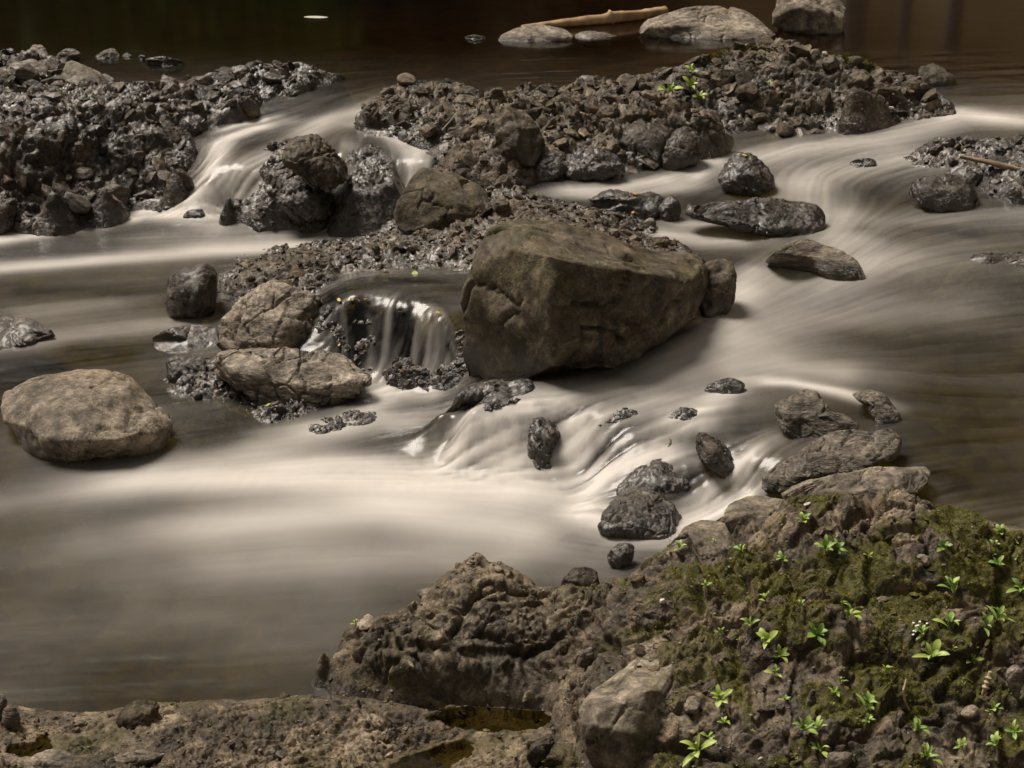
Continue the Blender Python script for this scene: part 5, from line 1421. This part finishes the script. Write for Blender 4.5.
# ------------------------------------------------------------------ the wooded valley the pool mirrors (outside the frame)
m, t, bs, out = nodes('wooded_slope')
tc = N(t, 'ShaderNodeTexCoord').outputs['Object']
n1 = N(t, 'ShaderNodeTexNoise'); n1.inputs['Scale'].default_value = .8; n1.inputs['Detail'].default_value = 8; t.links.new(tc, n1.inputs['Vector'])
t.links.new(ramp(t, n1.outputs[0], [(.35, (.10, .070, .035)), (.6, (.20, .145, .085)), (.75, (.30, .24, .16))]), bs.inputs['Base Color'])
bs.inputs['Roughness'].default_value = 1; bs.inputs['Specular IOR Level'].default_value = 0
M['slope'] = m
nx_, ny_ = 120, 70
a_ = np.linspace(R(-105), R(105), nx_); r_ = np.linspace(0, 1, ny_)
AA, RR = np.meshgrid(a_, r_)
rad0 = 23 - 9 * np.abs(np.sin(AA)) 
rr_ = rad0 + RR * 22
X = np.sin(AA) * rr_; Y = 6 + np.cos(AA) * rr_
pn = np.stack([X.ravel(), Y.ravel(), X.ravel() * 0], 1)
Z = (-.3 + (RR * 33) * (1 + .25 * fbm(pn * .12, 3, 3).reshape(X.shape))) + .8 * fbm(pn * .5, 4, 8).reshape(X.shape) * (.2 + RR)  # unseen slopes, raised high to block low sky light from the water
i2 = np.arange(nx_ * ny_).reshape(ny_, nx_)
tag(link('sky_block_hills', mesh_np('sky_block_hills', np.stack([X.ravel(), Y.ravel(), Z.ravel()], 1), np.stack([i2[:-1, :-1], i2[:-1, 1:], i2[1:, 1:], i2[1:, :-1]], -1).reshape(-1, 4), M['slope'])), 'dark wooded slopes around the pool, unseen and raised to block low sky', 'hillside', kind='structure')
def crown_mesh(name, mat, kind, seed):
    rg = np.random.default_rng(seed); n = 2600
    if kind == 'fir':
        h = rg.random(n) ** .8; r = (1 - h) * .24 * (.5 + .5 * rg.random(n)) * (.75 + .35 * np.sin(h * 60)); z = .16 + h * .84
    else:
        h = rg.random(n); th2 = np.arccos(1 - 2 * h); q = rg.random(n) ** .4; r = np.sin(th2) * .42 * q * (.8 + .4 * rg.random(n)); z = .5 + np.cos(th2) * .5 * q
    a = rg.random(n) * 6.28
    c = np.stack([r * np.cos(a), r * np.sin(a), z], 1)
    s_ = .030 if kind == 'fir' else .045
    u = rg.normal(0, 1, (n, 3)); u /= np.linalg.norm(u, axis=1)[:, None]; v = np.cross(u, rg.normal(0, 1, (n, 3))); v /= np.linalg.norm(v, axis=1)[:, None]
    V = np.stack([c - u * s_ , c + v * s_ * .5, c + u * s_, c - v * s_ * .5], 1).reshape(-1, 3)
    return mesh_np(name, V, np.arange(4 * n).reshape(n, 4), mat, smooth=False)
def trunk_mesh(mat, r=.016, h=.95):
    seg = 10; V = []; 
    for z, q in ((-.03, 1.4), (.05, 1), (.5, .7), (h, .1)):
        V += [(r * q * math.cos(2 * math.pi * k / seg), r * q * math.sin(2 * math.pi * k / seg), z) for k in range(seg)]
    F = [(i * seg + k, i * seg + (k + 1) % seg, (i + 1) * seg + (k + 1) % seg, (i + 1) * seg + k) for i in range(3) for k in range(seg)]
    return mesh_np('trunk', V, F, mat)
fir = [crown_mesh('crown', M['needles'], 'fir', k) for k in range(2)]; tk = trunk_mesh(M['bark']); ptk = trunk_mesh(M['palebark'], .013, 1.0)
rs = random.Random(5)
for k in range(22):
    a = R(-70 + 140 * (k + .5) / 22 + rs.uniform(-1.5, 1.5)); r = 23 - 9 * abs(math.sin(a)) + rs.uniform(.5, 4.5)
    hgt = rs.uniform(9, 14)
    x, y = math.sin(a) * r, 6 + math.cos(a) * r
    if .12 < x / y < .42: continue
    o = bpy.data.objects.new('fir_tree', None); col.objects.link(o); o.location = (x, y, .3); o.scale = (hgt,) * 3; o.rotation_euler = (0, 0, rs.random() * 6)
    tag(o, 'dark fir on the wooded slope beyond the pool', 'tree', 'firs beyond the pool')
    link('crown', rs.choice(fir), parent=o); link('trunk', tk, parent=o)
for x, y, h in ((4.6, 23.5, 9), (5.0, 24.8, 10), (5.3, 23.2, 8), (6.3, 24.5, 11), (7.4, 24, 9)):
    o = bpy.data.objects.new('pale_tree', None); col.objects.link(o); o.location = (x, y, .3); o.scale = (h,) * 3
    tag(o, 'pale barked tree mirrored in the pool at the upper right', 'tree', 'pale trees beyond the pool')
    link('trunk', ptk, parent=o); link('crown', crown_mesh('crown', M['needles'], 'bush', 44), (0, 0, .55), o).scale = (.5,) * 3
bush = crown_mesh('foliage', M['bushleaf'], 'bush', 9)
for x, y, h, lab in ((-5.0, 21.5, 4.2, 'tall green bush on the far bank, left of its neighbour'), (-3.4, 20.6, 4.8, 'bright green bush on the far bank mirrored in the pool')):
    o = bpy.data.objects.new('bush', None); col.objects.link(o); o.location = (x, y, .2); o.scale = (h * .7, h * .7, h)
    tag(o, lab, 'bush', 'green bushes beyond the pool'); link('foliage', bush, parent=o); link('stem', tk, parent=o)
